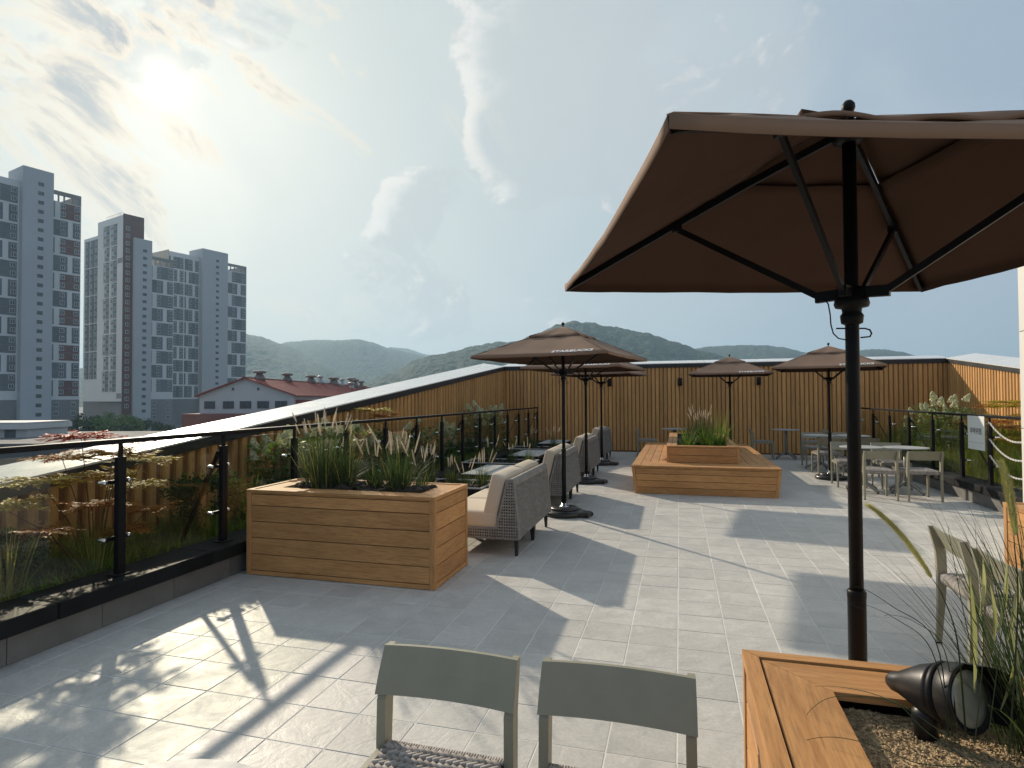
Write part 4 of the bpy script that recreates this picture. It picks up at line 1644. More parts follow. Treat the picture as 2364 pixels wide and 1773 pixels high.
def plume_mesh(name, length, r, seed, mat, hairs=150):
    rr = random.Random(seed)
    mb = MB()
    prof = []
    for i in range(9):
        f = i / 8
        prof.append((max(0.0006, r * 0.55 * math.sin(math.pi * min(1, 0.12 + f * 0.88)) ** 0.6), f * length))
    mb.lathe(prof, 7)
    for k in range(hairs):
        f = rr.random()
        a = rr.uniform(0, 2 * math.pi)
        rb = r * 0.45 * math.sin(math.pi * min(1, 0.12 + f * 0.88)) ** 0.6
        l = r * rr.uniform(0.7, 1.25) * (1 - 0.4 * f)
        c = Vector((math.cos(a), math.sin(a), 0))
        s = Vector((-math.sin(a), math.cos(a), 0)) * 0.0011
        p = c * rb + Vector((0, 0, f * length))
        q = p + c * l * 0.8 + Vector((0, 0, l * 1.0))
        mb.add([p - s, p + s, q], [(0, 1, 2)])
    return mb.mesh(name, mat, False)


PLUMES = [plume_mesh('plume', L_, r_, i, M_PLUME) for i, (L_, r_) in enumerate(((0.13, 0.0105), (0.16, 0.011), (0.105, 0.010), (0.185, 0.0115)))]
PLUMEG = None


def grass_clump(label, loc, n, length, spread, nplume, plume_h, rr, mat=None, w=0.0055, lean=0.55, base_r=0.09, group=None, tilt=0.35, name='fountain_grass', green=0):
    t = thing(name, label, 'grass', loc, 0, group)
    mb = MB()
    for k in range(n):
        mb.m = 1 if rr.random() < 0.13 else 0
        a = rr.uniform(0, 2 * math.pi)
        r = base_r * math.sqrt(rr.random())
        az = a + rr.uniform(-0.8, 0.8)
        blade(mb, (r * math.cos(a), r * math.sin(a), -0.01), az, lean * rr.choice((0.5, 1.0, 1.0, 1.9)) * rr.uniform(0.15, 1.25) * spread, length * rr.uniform(0.4, 1.15), w * rr.uniform(0.7, 1.3), rr)
    stems = []
    mb.m = 0
    for k in range(nplume):
        a = rr.uniform(0, 2 * math.pi)
        th = tilt * rr.uniform(0.1, 1.0)
        r = base_r * 0.7 * math.sqrt(rr.random())
        b = Vector((r * math.cos(a), r * math.sin(a), 0))
        az = a + rr.uniform(-0.6, 0.6)
        h = plume_h * rr.uniform(0.72, 1.06)
        d = Vector((math.cos(az), math.sin(az), 0))
        mid = b + d * (math.sin(th * 0.5) * h * 0.5) + Vector((0, 0, h * 0.52))
        top = b + d * (math.sin(th) * h) + Vector((0, 0, h * math.cos(th * 0.6)))
        mb.tube([b, mid, top], [0.0016, 0.0013, 0.0010], 4, False)
        stems.append((top, top - mid))
    lo = mb.build('blades', [mat or M_GRASS, M_GRASSY], t)

    for top, d in stems:
        o = put('plume', rr.choice(PLUMES), t, top - d.normalized() * 0.02)
        o.rotation_mode = 'QUATERNION'
        o.rotation_quaternion = (d.normalized() + Vector((rr.uniform(-.12, .12), rr.uniform(-.12, .12), 0))).to_track_quat('Z', 'Y')
        s = rr.uniform(0.8, 1.15)
        o.scale = (s, s, s)
    return t


rg = random.Random(21)
GG = 'plumed fountain grasses'
ZP = 0.71
# wooden planter in front
grass_clump('tall grass clump with many pale plumes at the kerb end of the wooden planter', (-3.16, 4.86, ZP), 420, 0.58, 0.85, 18, 0.64, rg, base_r=0.15, group=GG)
grass_clump('tall leaning grass clump beside the tallest one in the wooden planter', (-2.98, 4.92, ZP), 220, 0.52, 1.0, 5, 0.52, rg, base_r=0.09, group=GG)
grass_clump('small upright grass clump in the middle of the wooden planter', (-2.66, 4.90, ZP), 140, 0.34, 0.9, 6, 0.40, rg, base_r=0.055, group=GG, lean=0.65)
grass_clump('bushy grass clump with white plumes towards the sofa end of the wooden planter', (-2.40, 4.86, ZP), 340, 0.44, 1.05, 12, 0.49, rg, base_r=0.10, group=GG)
grass_clump('thin grass clump with one drooping plume at the sofa corner of the wooden planter', (-2.24, 4.98, ZP), 90, 0.26, 1.1, 4, 0.34, rg, base_r=0.05, group=GG)
# dark boxes between the sofas
for (x, y, n, l, npl, lab) in [(-3.25, 7.45, 190, 0.36, 7, 'kerb end of the first black box'), (-2.95, 7.55, 160, 0.30, 5, 'middle of the first black box'), (-2.66, 7.25, 110, 0.26, 4, 'second tuft of the first black box'), (-2.48, 7.40, 150, 0.32, 6, 'sofa end of the first black box'),
                               (-3.25, 10.2, 170, 0.36, 5, 'kerb end of the second black box'), (-2.85, 10.2, 150, 0.30, 5, 'middle of the second black box'), (-2.58, 10.25, 120, 0.28, 4, 'sofa end of the second black box'),
                               (-3.2, 13.1, 160, 0.36, 5, 'kerb end of the third black box'), (-2.7, 13.1, 150, 0.36, 6, 'sofa end of the third black box')]:
    grass_clump('dark plumed grass tuft growing at the ' + lab, (x, y, 0.375), n, l, 0.95, npl, l * 1.15, rg, base_r=0.07, group=GG)


# bench planting: fresh feathery clumps and plumes
def feathery(label, loc, n, size, rr, mat, group=None):
    t = thing('feathery_plant', label, 'plant', loc, 0, group)
    mb = MB()
    for k in range(n):
        a = rr.uniform(0, 2 * math.pi)
        r = size * 0.20 * math.sqrt(rr.random())
        blade(mb, (r * math.cos(a), r * math.sin(a), -0.01), a + rr.uniform(-0.5, 0.5), rr.choice((0.3, 0.8, 1.3, 1.7)) * rr.uniform(0.6, 1.2), size * rr.choice((0.5, 0.8, 1.0, 1.25)) * rr.uniform(0.7, 1.15), 0.0125 * rr.uniform(0.6, 1.2), rr, 6, 0.9)
    mb.build('foliage', mat, t)
    return t


for (x, y, n, s, m, lab) in [(0.15, 10.80, 150, 0.36, M_GRASSL, 'low feathery green plant at the corner of the raised bench box'),
                             (0.45, 10.84, 170, 0.38, M_GRASSL, 'low feathery green plant in the middle of the raised bench box'),
                             (0.66, 11.05, 190, 0.52, M_GRASSL, 'taller bright green feathery plant in the raised bench box'),
                             (0.20, 11.15, 160, 0.46, M_GRASS, 'dark green feathery plant behind the low ones in the bench box')]:
    feathery(lab, (x, y, 0.665), n, s, rg, m, 'feathery plants in the bench box')
grass_clump('grass clump with many white plumes in the raised bench box', (0.34, 11.25, 0.665), 340, 0.52, 0.8, 15, 0.62, rg, base_r=0.13, group=GG)
grass_clump('grass clump with a few white plumes deeper in the bench box', (0.52, 12.2, 0.665), 200, 0.42, 0.9, 6, 0.50, rg, base_r=0.11, group=GG)


# ---- shrubs in the beds
def leaf(mb, p, d, n, l, w):
    s = d.cross(n)
    if s.length < 1e-4:
        return
    s.normalize()
    mb.add([p, p + d * l * 0.45 + s * w / 2, p + d * l, p + d * l * 0.45 - s * w / 2], [(0, 1, 2, 3)])


def rvec(rr):
    while True:
        v = Vector((rr.uniform(-1, 1), rr.uniform(-1, 1), rr.uniform(-1, 1)))
        if 0.05 < v.length < 1:
            return v.normalized()


def shrub(label, loc, rx, ry, rz, n, ls, mat, rr, name='shrub', cat='shrub', group=None, stems=5):
    t = thing(name, label, cat, loc, 0, group)
    st = MB()
    tips = []
    for k in range(stems):
        a = rr.uniform(0, 6.28)
        e = Vector((math.cos(a) * rx * 0.6, math.sin(a) * ry * 0.6, rz * rr.uniform(1.0, 1.7)))
        st.tube([(0.03 * math.cos(a), 0.03 * math.sin(a), -0.02), e * 0.5 + Vector((0, 0, 0.05)), e], [0.008, 0.006, 0.003], 5, False)
    so = st.build('stems', M_STEM, t)
    mb = MB()
    cl = [(rvec(rr), rr.uniform(0.55, 1.0)) for _ in range(16)]
    for k in range(n):
        c, f = rr.choice(cl)
        q = c * f * 0.72 + rvec(rr) * rr.uniform(0.1, 0.36)
        p = Vector((q.x * rx, q.y * ry, rz + q.z * rz))
        if p.z < 0.01:
            continue
        d = (q.normalized() + rvec(rr) * 0.9).normalized()
        leaf(mb, p, d, rvec(rr), ls * rr.uniform(0.6, 1.25), ls * 0.5 * rr.uniform(0.7, 1.2))
    mb.build('foliage', mat, t)
    return t


def head_mesh(seed):
    rr = random.Random(seed)
    mb = MB()
    for k in range(110):
        f = rr.random() ** 0.8
        a = rr.uniform(0, 6.28)
        r = 0.050 * (1 - f) ** 0.6 + 0.006
        c = Vector((math.cos(a) * r, math.sin(a) * r, f * 0.13))
        n = (Vector((math.cos(a), math.sin(a), 0.5)) + rvec(rr) * 0.5).normalized()
        u = n.cross(Vector((0, 0, 1))).normalized()
        v = n.cross(u)
        s = 0.013 * rr.uniform(0.8, 1.3)
        mb.add([c + u * s, c + v * s, c - u * s, c - v * s], [(0, 1, 2, 3)])
    return mb.mesh('flower_head', M_PETAL)


HEADS = [head_mesh(i) for i in range(3)]


def hydrangea(label, loc, r, h, nl, nf, rr, sc=1.0):
    t = thing('hydrangea', label, 'shrub', loc, 0, 'cream flowered hydrangeas')
    mb, st = MB(), MB()
    for k in range(nf):
        a = rr.uniform(0, 6.28)
        q = r * math.sqrt(rr.random())
        top = Vector((q * math.cos(a), q * math.sin(a), h * rr.uniform(0.62, 1.05)))
        b = Vector((top.x * 0.25, top.y * 0.25, -0.02))
        mid = (b + top) / 2 + Vector((0, 0, h * 0.1))
        st.tube([b, mid, top], [0.006, 0.005, 0.003], 5, False)
        o = put('flower_head', rr.choice(HEADS), t, top)
        dv = Vector((math.cos(a) * 0.5 * q / r, math.sin(a) * 0.5 * q / r, 1)) + rvec(rr) * 0.25
        o.rotation_mode = 'QUATERNION'
        o.rotation_quaternion = dv.to_track_quat('Z', 'Y')
        s = sc * rr.uniform(0.75, 1.25)
        o.scale = (s, s, s)
    for k in range(int(nl * 1.6)):
        a = rr.uniform(0, 6.28)
        q = r * 1.05 * math.sqrt(rr.random())
        p = Vector((q * math.cos(a), q * math.sin(a), h * rr.uniform(0.12, 0.9)))
        d = (Vector((math.cos(a), math.sin(a), rr.uniform(-0.3, 0.6))) + rvec(rr) * 0.6).normalized()
        leaf(mb, p, d, (Vector((0, 0, 1)) + rvec(rr) * 0.7).normalized(), 0.10 * rr.uniform(0.6, 1.2), 0.055 * rr.uniform(0.7, 1.2))
    so = st.build('stems', M_STEM, t)
    fo = mb.build('foliage', M_LEAFG, t)

    return t


def nandina(label, loc, tiers, rr, group='feathery coloured nandina shrubs'):
    """thin stems carrying flat sprays of narrow leaves; tiers: (dx, dy, z, radius, material)"""
    t = thing('nandina_shrub', label, 'shrub', loc, 0, group)
    st = MB()
    by = {}
    for (dx, dy, z, r, m) in tiers:
        c = Vector((dx, dy, z))
        st.tube([(dx * 0.15, dy * 0.15, -0.02), (dx * 0.5, dy * 0.5, z * 0.55), c], [0.006, 0.005, 0.0025], 5, False)
        mb = by.setdefault(m, MB())
        nb = int(24 + r * 78)
        for k in range(nb):
            a = rr.uniform(0, 6.28)
            L_ = r * rr.uniform(0.45, 1.1)
            e = c + Vector((math.cos(a) * L_, math.sin(a) * L_, rr.uniform(-0.03, 0.05) * 2 * L_ / r * 0.6))
            st.tube([c, (c + e) / 2 + Vector((0, 0, 0.015)), e], [0.0016, 0.0012, 0.0006], 3, False)
            nl = int(L_ * 105)
            for q in range(nl):
                f = 0.2 + 0.8 * q / nl
                p = c.lerp(e, f) + Vector((0, 0, 0.015 * math.sin(f * 3.1)))
                sg = 1 if q % 2 else -1
                d = Vector((math.cos(a + sg * 0.75), math.sin(a + sg * 0.75), rr.uniform(-0.35, 0.25))).normalized()
                leaf(mb, p, d, (Vector((0, 0, 1)) + rvec(rr) * 0.5).normalized(), 0.046 * rr.uniform(0.6, 1.3), 0.0135 * rr.uniform(0.8, 1.3))
    so = st.build('stems', M_STEM, t)
    for m, mb in by.items():
        mb.build('foliage', m, t)
    return t


rs = random.Random(5)
nandina('feathery shrub with yellow sprays and red top behind the near glass panes', (-4.50, 3.72, 0.22),
        [(-0.02, -0.10, 1.02, 0.24, M_LEAFR), (0.05, 0.22, 0.97, 0.22, M_LEAFR), (-0.08, -0.20, 0.86, 0.26, M_LEAFO), (0.10, 0.08, 0.88, 0.26, M_LEAFO), (0.05, 0.40, 0.80, 0.26, M_LEAFY),
         (0.0, -0.42, 0.72, 0.30, M_LEAFY), (0.12, 0.05, 0.72, 0.26, M_LEAFY), (-0.05, -0.65, 0.58, 0.30, M_LEAFY), (0.0, 0.36, 0.58, 0.24, M_LEAFY),
         (0.1, -0.1, 0.5, 0.24, M_LEAFO), (0.05, 0.45, 0.36, 0.24, M_LEAFO), (0.0, -0.45, 0.36, 0.26, M_LEAFO), (0.1, 0.15, 0.25, 0.22, M_LEAFO)], rs)
nandina('feathery yellowish shrub against the slats beyond the wooden planter', (-4.65, 8.55, 0.22),
        [(0, 0, 1.12, 0.30, M_LEAFY), (0.0, 0.35, 1.02, 0.28, M_LEAFO), (0.05, -0.3, 0.95, 0.28, M_LEAFY), (0.1, 0.1, 0.75, 0.30, M_LEAFO), (0, -0.4, 0.6, 0.3, M_LEAFO)], rs)
GSH = 'dark rounded shrubs in the railing beds'
for (x, y, rx, rz, n, lab) in [(-4.50, 3.05, 0.30, 0.24, 1500, 'below the first yellow sprays'), (-4.50, 4.90, 0.42, 0.36, 2600, 'behind the second glass pane'), (-4.55, 5.75, 0.36, 0.28, 1700, 'behind the wooden planter'),
                               (-4.5, 9.6, 0.40, 0.32, 1800, 'level with the second low table'), (-4.5, 12.2, 0.4, 0.3, 1500, 'level with the third sofa')]:
    shrub('dark green rounded shrub in the long bed ' + lab, (x, y, 0.20), rx, rx, rz, n, 0.045, M_LEAFD, rs, group=GSH)
for (x, y, r, h, nl, nf, lab) in [(-4.55, 6.15, 0.34, 0.95, 420, 9, 'nearest the wooden planter'), (-4.45, 6.95, 0.42, 0.92, 650, 22, 'behind the tall planter grasses'), (-4.55, 7.75, 0.38, 1.0, 480, 9, 'level with the first black box'),
                                  (-4.5, 8.9, 0.36, 0.85, 420, 8, 'level with the first low table'), (-4.5, 10.6, 0.42, 0.85, 420, 9, 'level with the second black box'), (-4.5, 13.4, 0.40, 1.12, 520, 16, 'near the end of the long bed'), (-4.55, 14.4, 0.38, 1.0, 420, 14, 'last in the long bed')]:
    hydrangea('hydrangea with cream flower heads in the long bed, ' + lab, (x, y, 0.20), r, h, nl, nf, rs)
hydrangea('hydrangea with tall cream flower heads in the bed beside the notice', (4.85, 13.2, 0.30), 0.42, 1.12, 520, 14, rs, 1.15)
hydrangea('shorter hydrangea in the corner bed behind the second tables', (4.95, 14.4, 0.32), 0.40, 0.80, 420, 8, rs, 1.1)
nandina('feathery yellow shrub in front of the sunlit slat wall', (5.75, 12.9, 0.42),
        [(0, 0, 0.98, 0.42, M_LEAFY), (-0.2, -0.6, 0.92, 0.42, M_LEAFY), (0.1, 0.6, 0.9, 0.40, M_LEAFO), (-0.1, -0.2, 0.72, 0.42, M_LEAFY), (0, -0.9, 0.7, 0.4, M_LEAFO), (-0.3, 0.5, 0.62, 0.4, M_LEAFO)], rs)
nandina('small feathery orange shrub in the bed behind the notice', (5.05, 11.9, 0.36),
        [(0, 0, 0.72, 0.36, M_LEAFO), (-0.1, -0.5, 0.66, 0.36, M_LEAFO), (0.1, 0.5, 0.66, 0.36, M_LEAFY), (0, -0.2, 0.45, 0.36, M_LEAFY)], rs)


def bed_grass(name, label, x0, x1, y0, y1, zf, n, l, mats, rr, dens=None):
    mbs = MB()
    for k in range(n):
        x, y = rr.uniform(x0, x1), rr.uniform(y0, y1)
        g = noise.noise(Vector((x * 1.7, y * 1.7, 4.0)))
        if g < -0.25 and rr.random() < 0.8:
            continue
        mbs.m = 0 if rr.random() < 0.55 + 0.5 * g else (1 if rr.random() < 0.75 else 2)
        blade(mbs, (x, y, zf(x, y) - 0.015), rr.uniform(0, 6.28), rr.uniform(0.3, 1.3), l * rr.uniform(0.35, 1.2) * (1 + 0.7 * g), 0.006 * rr.uniform(0.6, 1.4), rr, 4)
    o = mbs.build(name, mats)
    tag(o, label, 'grass', kind='stuff')
    return o


bed_grass('bed_grass', 'short wild grass covering the long bed behind the glass', -4.98, -4.11, 2.0, 16.9, bedL, 26000, 0.22, [M_GRASSL, M_GRASSL, M_GRASSY], rs)
bed_grass('bed_grass', 'rough grass covering the bed behind the white notice', 4.40, 6.28, 8.2, 16.9, bedR, 32000, 0.42, [M_GRASSL, M_GRASSS, M_GRASSS], rs)
for (x, y, n, l, m, lab) in [(-4.28, 3.55, 90, 0.36, M_GRASSL, 'bright tuft of long blades by the first railing post'), (-4.3, 2.95, 80, 0.55, M_GRASSY, 'straw coloured tuft at the open end of the bed'), (-4.25, 4.75, 90, 0.36, M_GRASSL, 'tuft of green blades by the second railing post'), (-4.35, 5.3, 120, 0.62, M_GRASSL, 'tall green blades beside the wooden planter behind the glass')]:
    grass_clump(lab, (x, y, 0.21), n, l, 1.0, 0, l, rs, m, 0.008, 0.6, 0.07, group='grass tufts in the long bed', name='grass_tuft')


# ------------------------------------------------------------------ gravel planter in the foreground
PL2 = planter('wooden planter box filled with pale gravel, black spotlight and tall grass', 0.185, 1.98, 1.262, 2.042, 0.745, HB, 0.03, 0.042, soil=1)


def gravel():
    rr = random.Random(2)
    M_GRAV = pbr('bark_gravel', (0.34, 0.24, 0.13), 0.9, island=0.45, var=0.2, nscale=30, col2=(0.45, 0.34, 0.20))
    mb = MB()
    base = soil_mesh(0.395 - 0.185 - 0.02, 1.795 - 0.185, 0.20, 0.58, 0.690, 0.02, 0.010, M_GRAV, 0, 0.03, 8)
    mb.add(base.v, base.f)
    for k in range(9000):
        x, y = rr.uniform(0.20, 1.35), rr.uniform(0.205, 0.575)
        z = 0.692 + 0.010 * (noise.noise(Vector((x * 5, y * 5, 8))) + 0.5 * noise.noise(Vector((x * 17, y * 17, 8))))
        a, e = rr.uniform(0, 6.28), rr.uniform(-0.6, 0.6)
        l, w, h = rr.uniform(0.004, 0.010), rr.uniform(0.002, 0.0045), rr.uniform(0.0015, 0.003)
        c, s = math.cos(a), math.sin(a)
        u = Vector((c * math.cos(e), s * math.cos(e), math.sin(e))) * l
        v = Vector((-s, c, 0)) * w
        q = u.cross(v).normalized() * h
        p = Vector((x, y, z + 0.001))
        mb.add([p + u, p + v, p - u, p - v, p + q, p - q], [(0, 1, 4), (1, 2, 4), (2, 3, 4), (3, 0, 4), (1, 0, 5), (2, 1, 5), (3, 2, 5), (0, 3, 5)])
    o = mb.build('gravel', M_GRAV, PL2)
    o['kind'] = 'stuff'


gravel()


def spotlight():
    t = thing('garden_spotlight', 'black bullet shaped garden spotlight standing in the pale gravel', 'spotlight', (0.588, 1.745, 0.700))
    M_BODY = pbr('spot_black', (0.012, 0.012, 0.013), 0.40, spec=0.35, var=0.15, nscale=20, bump=0.05, bscale=300)
    M_LENS = pbr('frosted_lens', (0.30, 0.31, 0.25), 0.22, var=0.1, nscale=6, coat=0.6)
    MB().lathe([(0.026, -0.03), (0.026, 0.02), (0.030, 0.024), (0.030, 0.052), (0.024, 0.060), (0.012, 0.075)], 20).build('stake', M_BODY, t, True)
    # body axis points to the right, a little towards the camera and down
    ax = Vector((0.60, -0.76, 0.20)).normalized()
    M = Matrix.Translation((0.03, -0.03, 0.118)) @ ax.to_track_quat('Z', 'Y').to_matrix().to_4x4()
    b = MB().lathe([(0.004, -0.145), (0.016, -0.142), (0.024, -0.130), (0.028, -0.112), (0.040, -0.085), (0.058, -0.045), (0.066, -0.015), (0.070, 0.0)], 32, (0, 0, 0), M)
    bo = b.build('rear_shell', M_BODY, t, True)
    MB().lathe([(0.070, 0.001), (0.0745, 0.004), (0.0745, 0.016), (0.070, 0.019)], 32, (0, 0, 0), M).build('clamp_ring', M_BLACK, t, True)
    MB().lathe([(0.071, 0.020), (0.076, 0.023), (0.078, 0.060), (0.078, 0.064), (0.070, 0.064), (0.069, 0.060)], 32, (0, 0, 0), M).build('front_ring', M_BODY, t, True)
    MB().lathe([(0.0695, 0.056), (0.0695, 0.059), (0.045, 0.063), (0.004, 0.065)], 32, (0, 0, 0), M).build('lens', M_LENS, t, True)
    # glare shield: an open half collar
    sh = MB()
    vs_, fs_ = [], []
    n = 18
    for i in range(n + 1):
        g = rad(-70 + 140 * i / n)
        cut = 0.5 + 0.5 * math.cos((i / n - 0.5) * math.pi)
        for r, z in ((0.0785, 0.058), (0.0785, 0.064 + 0.07 * cut), (0.076, 0.064 + 0.07 * cut), (0.076, 0.058)):
            vs_.append(M @ Vector((r * math.cos(g + 0.35), r * math.sin(g + 0.35), z)))
    for i in range(n):
        for k in range(4):
            k2 = (k + 1) % 4
            fs_.append((i * 4 + k, i * 4 + k2, i * 4 + 4 + k2, i * 4 + 4 + k))
    sh.add(vs_, fs_).build('glare_shield', M_BLACK, t)
    kn = MB().tube([M @ Vector((0.0, -0.055, -0.012)), M @ Vector((0.0, -0.084, -0.012))], [0.010, 0.010], 12)
    kn.build('tilt_knob', M_BODY, t)
    MB().tube([(0.0, 0.0, 0.062), (0.012, -0.004, 0.085), M @ Vector((0, 0, -0.05))], [0.014, 0.013, 0.013], 10).build('knuckle', M_BODY, t)


spotlight()


def fore_grass():
    """the grass in front: long arching blades, two big seed heads"""
    rr = random.Random(77)
    t = thing('fountain_grass', 'tall arching grass with big green seed heads beside the black spotlight', 'grass', (0.875, 1.70, 0.69), 0, GG)
    mb = MB()
    for k in range(520):
        a = rr.uniform(0, 6.28)
        r = 0.13 * math.sqrt(rr.random())
        az = a + rr.uniform(-0.7, 0.7)
        blade(mb, (r * math.cos(a), r * math.sin(a), -0.01), az, rr.uniform(0.10, 0.85), rr.uniform(0.28, 0.70), 0.0042 * rr.uniform(0.6, 1.3), rr, 7)
    base = Vector((0.875, 1.70, 0.69))

    def hand(pts, w):
        """a blade led through picture points (2364 wide) at given depths Y"""
        P = []
        for (px, py, y) in pts:
            v = ray(px, py)
            P.append(Vector((0, 0, EYE)) + v * (y / v.y) - base)
        # smooth by Catmull-Rom
        Q = []
        for i in range(len(P) - 1):
            p0, p1, p2, p3 = P[max(i - 1, 0)], P[i], P[i + 1], P[min(i + 2, len(P) - 1)]
            for q in range(6):
                u = q / 6
                Q.append(0.5 * ((2 * p1) + (p2 - p0) * u + (2 * p0 - 5 * p1 + 4 * p2 - p3) * u * u + (3 * p1 - p0 - 3 * p2 + p3) * u ** 3))
        Q.append(P[-1])
        n = len(Q)
        mb.tube(Q, [w * (1 - 0.8 * i / n) for i in range(n)], 4, False, 1.0)
        return Q
    hand([(2190, 1700, 1.62), (2160, 1480, 1.66), (2060, 1400, 1.72), (1985, 1356, 1.76), (1948, 1365, 1.78)], 0.0016)
    hand([(2200, 1700, 1.60), (2150, 1500, 1.66), (2070, 1430, 1.72), (1990, 1393, 1.76), (1955, 1395, 1.77)], 0.0016)
    hand([(2215, 1720, 1.60), (2180, 1500, 1.68), (2110, 1435, 1.75), (2060, 1420, 1.8), (2040, 1422, 1.82)], 0.0014)
    hand([(2260, 1770, 1.55), (2140, 1690, 1.58), (2060, 1620, 1.62), (1930, 1608, 1.66), (1870, 1640, 1.68), (1857, 1678, 1.68)], 0.0016)
    hand([(2250, 1772, 1.48), (2120, 1762, 1.50), (2030, 1725, 1.52), (1930, 1702, 1.55), (1850, 1712, 1.56), (1785, 1752, 1.56)], 0.0015)
    hand([(2270, 1760, 1.5), (2100, 1640, 1.55), (2010, 1600, 1.62), (1930, 1585, 1.68), (1880, 1584, 1.70)], 0.0015)
    s1 = hand([(2230, 1700, 1.62), (2210, 1480, 1.62), (2178, 1380, 1.62), (2152, 1335, 1.62)], 0.0022)
    s2 = hand([(2330, 1740, 1.5), (2350, 1400, 1.5), (2342, 1260, 1.5), (2340, 1225, 1.5)], 0.0022)
    for (c, d) in ((2330, 1290), (2250, 1205), (2188, 1215)):
        hand([(2270 + rr.uniform(-40, 60), 1720, 1.6), ((c + 2290) / 2, 1480, 1.62), (c, d, 1.66)], 0.0016)
    mb.build('blades', M_GRASS, t)

    def head(pts, r):
        P = []
        for (px, py, y) in pts:
            v = ray(px, py)
            P.append(Vector((0, 0, EYE)) + v * (y / v.y) - base)
        mbp = MB()
        n = 40
        Q = []
        for i in range(n + 1):
            u = i / n
            Q.append((1 - u) ** 2 * P[0] + 2 * u * (1 - u) * P[1] + u * u * P[2])
        mbp.tube(Q, [max(0.0008, r * 0.62 * math.sin(math.pi * min(1, 0.10 + 0.86 * i / n)) ** 0.5) for i in range(n + 1)], 8)
        for k in range(2600):
            i = rr.randrange(n)
            u = i / n
            t_ = (Q[i + 1] - Q[i]).normalized()
            c = t_.cross(rvec(rr)).normalized()
            rb = r * 0.55 * math.sin(math.pi * min(1, 0.10 + 0.86 * u)) ** 0.5
            p = Q[i] + (Q[i + 1] - Q[i]) * rr.random() + c * rb
            l = r * rr.uniform(0.5, 1.2)
            q = p + c * l * 0.7 + t_ * l * 1.2
            sd = t_.cross(c) * 0.0005
            mbp.add([p - sd, p + sd, q], [(0, 1, 2)])
        mbp.build('plume', M_PLUMEG, t)
    head([(2150, 1333, 1.62), (2080, 1215, 1.62), (2004, 1166, 1.62)], 0.0080)
    head([(2344, 1235, 1.5), (2335, 1140, 1.5), (2311, 1068, 1.5)], 0.0092)
    vg = MB()
    for (a, b, w) in (((2305, 1460), (2322, 1300), 12), ((2262, 1420), (2268, 1290), 10), ((2250, 1600), (2238, 1330), 11), ((2325, 1480), (2350, 1330), 15), ((2352, 1640), (2330, 1430), 13), ((2295, 1480), (2285, 1350), 10), ((2310, 1640), (2345, 1500), 9)):
        n = 8
        L_, Rr = [], []
        for i in range(n + 1):
            u = i / n
            ww = w * math.sin(math.pi * (0.08 + 0.90 * u)) ** 0.8
            cx, cy = a[0] + (b[0] - a[0]) * u + 7 * math.sin(u * 3), a[1] + (b[1] - a[1]) * u
            for s_, lst in ((-1, L_), (1, Rr)):
                v = ray(cx + s_ * ww * 0.5, cy)
                lst.append(Vector((0, 0, EYE)) + v * ((1.63 + 0.012 * s_ + 0.03 * u) / v.y) - base)
        vg.add(L_ + Rr, [(i, i + 1, n + 2 + i, n + 1 + i) for i in range(n)])
    vg.build('pale_leaves', M_PALE, t)


M_PALE = pbr('variegated_leaf', (0.30, 0.34, 0.17), 0.5, var=0.25, nscale=14, col2=(0.52, 0.52, 0.33), stretch=(6, 6, 0.6), transl=(0.3, (1.0, 1.0, 0.6)))
fore_grass()


# ------------------------------------------------------------------ the town outside
GZ = -10.0
AXF = Vector((-math.sin(YAW), math.cos(YAW), 0))       # straight ahead
AXR = Vector((math.cos(YAW), math.sin(YAW), 0))        # to the right


def spot(px, depth):
    """ground point seen in picture column px at that depth"""
    k = (px - PW / 2) / FOC
    return AXF * depth + AXR * (k * depth)


M_GROUND = pbr('town_ground', (0.10, 0.11, 0.09), 0.95, var=0.3, nscale=0.03, col2=(0.14, 0.14, 0.13), coords='Object')
g = MB()
g.add([(-9000, -9000, GZ), (9000, -9000, GZ), (9000, 9000, GZ), (-9000, 9000, GZ)], [(0, 1, 2, 3)])
tag(g.build('ground', M_GROUND), kind='structure')

M_TW = pbr('tower_white', (0.66, 0.67, 0.66), 0.8, var=0.05, nscale=0.15)
M_TG = pbr('tower_grey', (0.115, 0.13, 0.14), 0.7, var=0.12, nscale=0.4, island=0.18)
M_TGB = pbr('tower_bluegrey', (0.43, 0.455, 0.475), 0.8, var=0.05, nscale=0.15)
M_TR = pbr('tower_red', (0.145, 0.062, 0.056), 0.75, var=0.08, nscale=0.4, island=0.15)
M_TB = pbr('tower_beige', (0.42, 0.38, 0.33), 0.8, var=0.05, nscale=0.2)
M_TP = pbr('tower_podium', (0.22, 0.215, 0.21), 0.85, var=0.1, nscale=0.2)
M_WIN = pbr('tower_window', (0.05, 0.06, 0.07), 0.25, spec=0.6)
M_WFR = pbr('window_frame', (0.52, 0.53, 0.53), 0.6)
FH = 2.85


